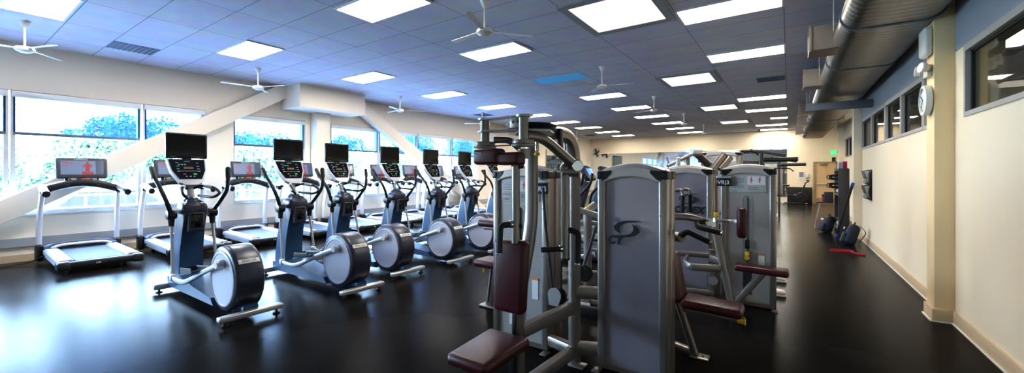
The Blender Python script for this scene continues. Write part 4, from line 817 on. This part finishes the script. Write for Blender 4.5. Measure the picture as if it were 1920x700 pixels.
# ---- second logo tower behind the press machine
lm = thing('row_machine', 'weight machine with dark blue logo shroud behind the press machine, left of the badge tower', 'weight machine', (-1.05,5.3,0)); o = lm.location
pa = tower(lm, -1.38, -.79, 5.52, .28, 1.53, 'rear')
obj('logo', swoosh(-1.06,1.17,.13,5.5155,'CYBEX',-1.06,1.03,.115), m['ink'], pa, o)
loop = MB(); c = W(1322,500,4.35)
pts = fillet([c+V((-.22,.22,.03)),c+V((-.20,-.05,.02)),c+V((-.12,-.12,0)),c+V((.16,-.02,0)),c+V((.18,.15,.02)),c+V((.0,.35,.03))],.10)
obj('foot_loop', loop.bar(pts,.03,.075,up=(0,0,1)), m['bronze'], vm, vm.location)
for z in (.55,.12): obj('cross_beam', MB().bar([(-1.30,5.05,z),(-.72,5.15,z)],.06,.06), m['bronze'], lm, o)
obj('frame_post', MB().bar([(-.74,5.16,0),(-.74,5.16,.62)],.06,.06,up=(0,1,0)).bar([(-1.30,5.06,0),(-1.30,5.06,1.27)],.07,.07,up=(0,1,0)).bar([(-1.30,5.1,.1),(-1.3,5.52,.1)],.07,.07).bar([(-.74,5.16,.06),(-.80,5.54,.06)],.06,.06), m['bronze'], lm, o)
obj('pulley', MB().cyl(W(1337,527,4.6),W(1337,527,4.57),.05,20), m['grey'], lm, o)
hb = obj('handle_bracket', MB().tube(fillet([(-1.30,5.06,1.24),W(1268,357,4.75),W(1278,357,4.72),W(1281,368,4.70)],.05),.020,12).tube(fillet([(-1.28,5.06,1.26),W(1285,355,4.78),W(1293,357,4.75),W(1294,366,4.73)],.05),.020,12), m['bronze'], lm, o)
grip([W(1280,367,4.70),W(1279,403,4.70)], hb, o, .024); grip([W(1294,365,4.73),W(1294,399,4.73)], hb, o, .024)

# ---- shoulder press arms rising behind
sm = thing('shoulder_press_machine', 'machine with raised V-shaped grey arms showing above the dark logo shroud', 'weight machine', tuple(W(1325,560,6.6)[:2])+(0,)); o = sm.location
hd = W(1304,286,6.45)
obj('mast', MB().bar([V((*W(1340,330,6.6)[:2],0)), W(1338,318,6.6), hd],.13,.10,up=(0,1,0),scale=[1,1,.8]), m['bronze'], sm, o)
obj('pivot_cap', MB().cyl(hd+V((-.05,-.06,0)),hd+V((.07,.05,0)),.06,20), m['silver'], sm, o)
obj('counter_arm', MB().bar([hd, W(1252,312,6.45)],.05,.06,up=(0,1,0)).bar([W(1290,290,6.45),W(1290,318,6.45),V((*W(1290,318,6.45)[:2],0))],.05,.05,up=(0,1,0)), m['bronze'], sm, o)
obj('cam_plate', MB().boxr(W(1272,304,6.35),(.05,.10,.16),.02,3), m['silver'], sm, o)
obj('bolt', MB().cyl(W(1275,311,6.35),W(1286,309,6.35),.022,12), m['silver'], sm, o)
for a, bq in ((W(1336,318,6.3),W(1357,291,6.3)),(W(1349,318,6.3),W(1368,296,6.3))):
    pr_ = obj('press_sleeve', MB().cyl(a,bq,.055,18), m['bronze'], sm, o)
    obj('sleeve_end', MB().cyl(bq,bq+(bq-a)*.06,.05,16), m['black'], pr_, o)
tagbase = W(1340,330,6.6)
obj('base_frame', MB().bar([(tagbase.x-.7,tagbase.y,.05),(tagbase.x+.2,tagbase.y,.05)],.08,.08).bar([(tagbase.x,tagbase.y-.35,.05),(tagbase.x,tagbase.y+.35,.05)],.08,.08), m['bronze'], sm, o)

# ---- tall tower behind with its badge
tp = W(1352,300,8.2); tm = thing('pulldown_machine', 'tall grey weight tower seen above the badge tower, with its own badge', 'weight machine', (tp.x,tp.y,0)); o = tm.location
tower(tm, tp.x-.38, tp.x+.36, tp.y, .3, 1.90, 'front'); placard(tm, tp.x-.38, tp.x+.36, tp.y, 1.90)
# ---- two cable stations far back
def station(u, d, label, hgt, baru, barv, wbar, dark):
    p = W(u,400,d); t = thing('lat_pulldown_station', label, 'weight machine', (p.x,p.y,0)); x, y = p.x, p.y; o = t.location
    for s in (-1,1): obj('upright', MB().bar([(x+s*.24,y,0),(x+s*.24,y,hgt-.02)],.07,.07,up=(0,1,0)), m['grack'], t, o)
    obj('top_beam', MB().bar(fillet([(x-.24,y,hgt),(x+.24,y,hgt),(x+.75,y-.05,hgt-.12)],.06),.07,.08).bar([(x,y,hgt),(x+.05,y-.6,hgt)],.06,.07), m['grack'], t, o)
    obj('stack_shroud', MB().boxr((x,y,.95),(.36,.2,1.75),.02), m['grack'] if dark else m['greyp'], t, o)
    obj('roller_pad', MB().cyl((x+.30,y-.1,hgt-.22),(x+1.0,y-.25,hgt-.22),.055,16), m['black'], t, o)
    bc = W(baru,barv,d-.6); r2 = RT*(wbar/2)
    lb = obj('lat_bar', MB().tube(fillet([bc-r2+V((0,0,-.10)), bc-r2*.72, bc+r2*.72, bc+r2+V((0,0,-.10))],.06),.018,10), m['black'], t, o)
    obj('cable', MB().cyl(bc,(bc.x,bc.y,hgt),.006,6), m['black'], lb, o)
    obj('seat', MB().boxr((x+.05,y-.75,.5),(.30,.38,.09),.035,3).bar([(x+.05,y-.75,0),(x+.05,y-.75,.46)],.07,.07,up=(0,1,0)).bar([(x+.05,y-1,.04),(x+.05,y,.04)],.07,.07), m['burg'], t, o)
station(1408, 10.6, 'dark cable pulldown station with wide bent bar behind the badge tower', 2.06, 1393, 283.5, .75, True)
station(1446, 14.5, 'farthest cable pulldown station, its bent bar near the mirror edge', 2.02, 1462, 316, .95, False)

# ---- arm curl bench behind the fly tower, pads showing at its left
cm = thing('preacher_curl_machine', 'curl machine with burgundy arm pad and seat showing left of the fly machine tower', 'weight machine', (-2.5,3.9,0)); o = cm.location
obj('arm_pad', MB().boxr((-2.72,3.70,.935),(.42,.26,.085),.034,4), m['burg'], cm, o)
obj('pad_frame', MB().bar([(-2.9,3.70,.875),(-2.5,3.70,.875)],.08,.05), m['bronze'], cm, o)
obj('seat', MB().boxr((-2.74,3.62,.50),(.34,.30,.085),.034,4), m['burg'], cm, o)
obj('adjust_knob', MB().cyl((-2.80,3.55,.44),(-2.80,3.55,.40),.018,12), m['yellow'], cm, o)
ps = obj('seat_post', MB().bar([(-2.78,3.62,0),(-2.72,3.64,.46)],.09,.08,up=(0,1,0)).bar([(-2.64,3.72,.0),(-2.64,3.72,.88)],.09,.07,up=(0,1,0)), m['bronze'], cm, o)
obj('adjust_slot', MB().bar([(-2.772,3.577,.06),(-2.735,3.594,.42)],.006,.02,up=(0,1,0)), m['black'], ps, o)
obj('post_base', MB().boxr((-2.72,3.62,.012),(.34,.13,.022),.008), m['bronze'], cm, o)
obj('floor_beam', MB().bar([(-2.7,3.7,.06),(-2.0,4.2,.06)],.08,.08).bar([(-2.0,4.2,.06),(-1.62,4.25,.06)],.07,.08), m['bronze'], cm, o)
for (u0,v0,d0,u1,v1,d1) in ((1063,415,4.6,1122,420,4.5),(1066,485,4.6,1115,478,4.5),(1066,510,4.6,1120,512,4.5)):
    obj('cross_tube', MB().tube([W(u0,v0,d0),W(u1,v1,d1)],.026,12), m['silver'], cm, o)
obj('frame_post', MB().bar([V((*W(1102,420,4.5)[:2],0)),W(1102,395,4.5)],.08,.08,up=(0,1,0)).bar([V((*W(1072,420,4.62)[:2],0)),W(1072,380,4.62)],.07,.07,up=(0,1,0)), m['bronze'], cm, o)
obj('curl_arm', MB().tube(fillet([W(1052,372,4.5),W(1068,352,4.5),W(1078,365,4.5),W(1079,400,4.5)],.10),.030,12).tube([W(1074,390,4.4),W(1122,405,4.35)],.034,14).cyl(W(1070,389,4.4),W(1077,391,4.4),.052,18).tube([W(1098,398,4.4),W(1116,385,4.45)],.045,14), m['silver'], cm, o)
obj('pivot_label', MB().boxr(W(1103,389,4.3),(.04,.02,.03),.004), m['yellow'], cm, o)
obj('drive_belt', MB().bar([W(1118,425,4.2),W(1094,500,4.2)],.012,.03,up=(1,0,0)), m['black'], cm, o)
obj('pulley', MB().cyl(W(1096,513,4.25),W(1096,513,4.2),.085,24).cyl(W(1090,512,4.2),W(1090,512,4.18),.06,20), m['black'], cm, o)
obj('base_plate', MB().boxr(W(1098,585,4.25),(.38,.05,.13),.02,3), m['black'], cm, o)
obj('warning_label', MB().boxr(W(1090,575,4.35),(.20,.008,.10),.003), m['paper'], cm, o)

# ---- arc trainers in the back, seen through the gap
def arc(loc, label):
    t = thing('arc_trainer', label, 'cardio machine', loc, .0, 'dark cardio machines behind the weight machines')
    obj('base', MB().boxr((0,0,.12),(1.4,.5,.20),.06,3), m['char'], t)
    obj('column', MB().bar(fillet([(-.6,0,.15),(-.45,0,.9),(-.30,0,1.35)],.2),.18,.26,up=(1,0,0),scale=None), m['char'], t)
    cn = obj('console', MB().boxr((-.25,0,1.50),(.10,.42,.34),.03,3,R=Matrix.Rotation(-.5,3,'Y')), m['black'], t)
    obj('screen', MB().boxr((-.195,0,1.53),(.006,.26,.15),.002,R=Matrix.Rotation(-.5,3,'Y')), m['bscr'], cn)
    obj('picture', MB().boxr((-.190,.03,1.52),(.006,.10,.08),.002,R=Matrix.Rotation(-.5,3,'Y')), m['ember'], cn)
    for s in (-1,1):
        obj('moving_arm', MB().tube(fillet([(-.35,s*.26,.5),(-.30,s*.28,1.05),(-.05,s*.29,1.3),(-.02,s*.29,1.5)],.1),.028,10), m['black'], t)
        obj('pedal_arm', MB().bar([(-.35,s*.24,.5),(.55,s*.24,.32)],.05,.07), m['grey'], t)
        obj('pedal', MB().boxr((.5,s*.24,.40),(.36,.16,.05),.02), m['black'], t)
    return t
a0 = arc((-3.1,6.6,0), 'dark cardio machine with lit console, nearest in the gap beside the logo tower')
for k, (x, y) in enumerate([(-3.15,7.7),(-3.2,8.8),(-3.25,9.9)]): dup(a0, (x,y,0), 'dark cardio machine behind the weight machines, %s in its row' % ORD[k+1])
# black bike by the far wall
bk = thing('exercise_bike', 'black exercise bike with chrome parts against the far wall padding', 'exercise bike', (.62,23.9,0)); o = V((.25,23.9,0))
obj('flywheel', MB().lathe([(.05,-.03),(.22,-.03),(.24,0),(.22,.03),(.05,.03)],(.1,23.9,.34),(0,1,0),32), m['black'], bk, o)
obj('frame', MB().bar([(.1,23.9,.34),(.22,23.9,.9)],.07,.07,up=(0,1,0)).bar([(.1,23.9,.34),(-.45,23.9,.42)],.07,.07).bar([(-.42,23.9,.4),(-.5,23.9,.85)],.06,.06,up=(0,1,0)).bar([(-.6,23.9,.05),(.3,23.9,.05)],.08,.06), m['black'], bk, o)
for x in (-.6,.3): obj('stabiliser', MB().boxr((x,23.9,.05),(.07,.5,.07),.02), m['chrome'], bk, o)
obj('handlebar', MB().tube(fillet([(.30,23.68,1.16),(.42,23.7,1.14),(.25,23.75,1.02),(.25,24.05,1.02),(.42,24.1,1.14),(.30,24.12,1.16)],.07),.022,10).bar([(.22,23.9,.85),(.26,23.9,1.04)],.05,.05,up=(0,1,0)), m['black'], bk, o)
obj('saddle', MB().boxr((-.50,23.9,.90),(.28,.20,.08),.03,3), m['black'], bk, o)
for s in (-1,1): obj('crank', MB().bar([(-.05,23.9+s*.06,.33),(-.05+.1*s,23.9+s*.10,.33-.14*s)],.02,.03,up=(0,1,0)).boxr((-.05+.1*s,23.9+s*.15,.33-.14*s),(.09,.10,.02),.005), m['chrome'], bk, o)

# ------------------------------------------------------------------ person seated behind the badge tower (white shoes show)
def skin_obj(name, verts, edges, rad, mt, parent=None, sub=2):
    me = bpy.data.meshes.new(name); me.from_pydata(verts, edges, []); me.materials.append(mt)
    ob = bpy.data.objects.new(name, me); C.objects.link(ob)
    sk = ob.modifiers.new('skin', 'SKIN'); sk.use_smooth_shade = True
    ss = ob.modifiers.new('sub', 'SUBSURF'); ss.levels = sub; ss.render_levels = sub
    if not me.skin_vertices: me.skin_vertices.new()
    for i, d in enumerate(me.skin_vertices[0].data):
        r = rad[i]; d.radius = r if isinstance(r, tuple) else (r, r); d.use_root = (i == 0)
    if parent: ob.parent = parent
    return ob
# local frame: pelvis at x=0, facing +x
PV = [(0,0,.52),(0,0,.72),(0,0,.92),(0,0,1.06),(.02,0,1.14),(.03,0,1.24),(.03,0,1.33),
      (0,.10,.52),(.40,.30,.52),(.42,.36,.10),(0,-.10,.52),(.40,-.34,.52),(.42,-.42,.10),
      (0,.17,1.03),(.08,.24,.78),(.28,.22,.66),(0,-.17,1.03),(.08,-.24,.78),(.28,-.22,.66),(.34,.20,.64),(.34,-.20,.64)]
PE = [(0,1),(1,2),(2,3),(3,4),(4,5),(5,6),(0,7),(7,8),(8,9),(0,10),(10,11),(11,12),(3,13),(13,14),(14,15),(3,16),(16,17),(17,18),(15,19),(18,20)]
PRD = [.13,.12,.14,.10,.055,.09,.08,.10,.065,.042,.10,.065,.042,.06,.045,.032,.06,.045,.032,.025,.025]
pe = skin_obj('person', PV, PE, PRD, m['skin'])
pe.location = (-.68,6.35,0); tag(pe, 'person behind the badge tower, only the white sneakers sticking out', 'person')
skin_obj('shirt', [PV[i] for i in (1,2,3,13,16,14,17)], [(0,1),(1,2),(2,3),(2,4),(3,5),(4,6)], [.15,.16,.115,.075,.075,.06,.06], m['cloth'], pe)
skin_obj('shorts', [PV[i] for i in (0,1,7,8,10,11)], [(0,1),(0,2),(2,3),(0,4),(4,5)], [.15,.14,.115,.08,.115,.08], m['char'], pe)
obj('hair', MB().sphere((.01,0,1.34),(.11,.095,.10)), m['hair'], pe)
for s, yy in ((1,.36),(-1,-.42)):
    b = MB().boxr((.50,yy,.055),(.29,.10,.09),.04,4,taper=lambda c: (c.x, c.y*(1.1 if c.x > 0 else .9), c.z*(1 if c.x < 0 else .75)-(0 if c.x < 0 else .012)))
    b.tube([(.42,yy,.07),(.415,yy,.13)],[.05,.046],14)
    sh_ = obj('sneaker', b, m['shoe'], pe)
    obj('sole', MB().boxr((.50,yy,.014),(.30,.105,.026),.012,3), m['white'], sh_)
st_ = thing('workout_bench', 'low flat bench hidden behind the badge tower', 'bench', (-.68,6.35,0))
obj('seat', MB().boxr((-.68,6.35,.37),(.30,.62,.06),.03,3), m['burg'], st_, st_.location)
for yy in (6.12,6.58): obj('leg', MB().bar([(-.68,yy,0),(-.68,yy,.35)],.06,.06,up=(0,1,0)), m['bronze'], st_, st_.location)

# ------------------------------------------------------------------ outdoors
struct('ground', MB().bx(-80,XL-.3,-50,70,-.5,-.3), m['pave'])
g_ = MB().bx(-80,-24,-50,70,-.32,-.27); lw = obj('lawn_ground', g_, m['lawn']); lw['kind'] = 'structure'
rl = thing('railing', 'white metal railing outside the windows', 'railing', (-15.5,3,-.3)); o = rl.location
obj('top_rail', MB().bar([(-15.5,-12,.92),(-15.5,26,.92)],.05,.05), m['white'], rl, o)
obj('lower_rail', MB().bar([(-15.5,-12,.35),(-15.5,26,.35)],.04,.04), m['white'], rl, o)
for i in range(20): obj('post', MB().bar([(-15.5,-11.5+2*i,-.3),(-15.5,-11.5+2*i,.92)],.05,.05,up=(1,0,0)), m['white'], rl, o)
def tree(x, y, h, w, mt, label, seed):
    rnd = random.Random(seed); t = thing('tree', label, 'tree', (x,y,-.3), group='trees outside the windows')
    obj('trunk', MB().tube([(0,0,0),(.1,.1,h*.3),(0,.2,h*.6)],[.22,.16,.08],8).tube([(.1,.1,h*.3),(.6,-.8,h*.55)],[.12,.05],6).tube([(.1,.1,h*.35),(-.5,.9,h*.6)],[.11,.05],6), m['bark'], t)
    vs = []; fs = []; cl = [(rnd.uniform(-1,1)*w*.55, rnd.uniform(-1,1)*w*.6, h*rnd.uniform(.30,.86), w*rnd.uniform(.25,.46)) for _ in range(16)]
    for cx, cy, cz, cr in cl:
        for _ in range(720):
            d = V((rnd.gauss(0,1),rnd.gauss(0,1),rnd.gauss(0,1))).normalized()*cr*rnd.uniform(.55,1.0); c = V((cx,cy,cz))+d
            a = V((rnd.gauss(0,1),rnd.gauss(0,1),rnd.gauss(0,1))).normalized(); bb = a.cross(V((rnd.gauss(0,1),rnd.gauss(0,1),rnd.gauss(0,1)))).normalized(); s = rnd.uniform(.05,.10)
            i = len(vs); vs += [c-a*s, c+bb*s*.6, c+a*s, c-bb*s*.6]; fs.append((i,i+1,i+2,i+3))
    obj('crown', MB().add(vs,fs), mt, t); return t
for i, (x, y, h, w, k) in enumerate(sorted([(-26,-4.6,3.9,2.5,0),(-21,-2.2,3.1,1.9,1),(-26,.5,3.7,2.5,1),(-21,3.2,3.2,1.9,0),(-26.5,5.8,4.5,2.6,0),(-21,8.4,3.3,1.9,1),(-26,11.2,4.0,2.5,1),(-21.5,13.6,3.5,2.0,0),(-28,16.6,4.8,2.9,0),(-23,21.5,4.9,2.6,1),(-31,26.0,6.0,3.4,0),(-24,30.5,6.0,3.2,1),(-33,37,7.2,4.0,0),(-24,42,5.6,3.2,1),(-38,52,8,5.2,0)], key=lambda q: q[1]/-q[0])):
    tree(x, y, h, w, m['leaf2'] if k else m['leaf'], 'leafy %s tree outside the windows, %s from the left' % ('pale green' if k else 'green', (ORD+['thirteenth','fourteenth','fifteenth'])[i]), 30+i)
def car(x, y, mt, label):
    t = thing('parked_car', label, 'car', (x,y,-.3), group='cars parked outside'); 
    b = MB().prism([(-2.1,.25),(-2.15,.6),(-1.9,.78),(-1.2,.85),(-.7,1.32),(.7,1.35),(1.35,.88),(2.0,.75),(2.1,.3)],1.7,Matrix(((0,0,1,-.85),(1,0,0,0),(0,1,0,0),(0,0,0,1))))
    obj('body', b, mt, t)
    obj('windscreen', MB().prism([(-1.1,.86),(-.66,1.26),(.66,1.28),(1.2,.88)],1.72,Matrix(((0,0,1,-.86),(1,0,0,0),(0,1,0,0),(0,0,0,1)))), m['gloss'], t)
    for yy in (-1.3,1.3):
        for xx in (-.8,.8): obj('wheel', MB().cyl((xx-.1,yy,.32),(xx+.1,yy,.32),.32,18), m['tyre'], t)
    return t
c0 = car(-17.4,3.2,m['car1'],'white car parked outside behind the nearest treadmill'); car(-17.4,9.5,m['car2'],'blue car parked outside beyond the second pier')

# ------------------------------------------------------------------ light
wd = bpy.data.worlds.new('sky'); S.world = wd; wd.use_nodes = True; nt = wd.node_tree; bg = nt.nodes['Background']
tc = nt.nodes.new('ShaderNodeTexCoord'); sx = nt.nodes.new('ShaderNodeSeparateXYZ'); cr = nt.nodes.new('ShaderNodeValToRGB')
cr.color_ramp.elements[0].position = 0; cr.color_ramp.elements[0].color = (.60,.80,1,1); cr.color_ramp.elements[1].position = .8; cr.color_ramp.elements[1].color = (.34,.58,1,1)
nt.links.new(tc.outputs['Generated'], sx.inputs[0]); nt.links.new(sx.outputs['Z'], cr.inputs[0]); nt.links.new(cr.outputs[0], bg.inputs['Color']); bg.inputs['Strength'].default_value = 30.0
def lamp(name, kind, loc, rot, energy, col, **kw):
    l = bpy.data.lights.new(name, kind); l.energy = energy; l.color = col
    for k, v in kw.items(): setattr(l, k, v)
    o = bpy.data.objects.new(name, l); C.objects.link(o); o.location = loc; o.rotation_euler = rot; return o
lamp('sun', 'SUN', (20,0,20), (0, math.radians(38), math.radians(15)), 10, (1,.97,.9), angle=.02)
pt = lamp('daylight portal', 'AREA', (XL-.28,4.5,1.85), (0, -PI/2, 0), 1, (1,1,1), shape='RECTANGLE', size=2.2, size_y=17.6)
pt.data.cycles.is_portal = True

cam = bpy.data.cameras.new('camera'); co = bpy.data.objects.new('camera', cam); C.objects.link(co); S.camera = co
cam.sensor_width = 36; cam.lens = 36*F/1920; cam.shift_y = -(350-HOR)/1920; cam.clip_start = .05; cam.clip_end = 300
co.location = (0,0,H0); co.rotation_euler = (PI/2, 0, TH)
S.view_settings.view_transform = 'Standard'; S.view_settings.look = 'None'; S.view_settings.exposure = .98; S.view_settings.gamma = .85
S.cycles.use_denoising = True; S.cycles.max_bounces = 8; S.cycles.diffuse_bounces = 4; S.cycles.glossy_bounces = 4; S.cycles.transparent_max_bounces = 12; S.cycles.sample_clamp_indirect = 6
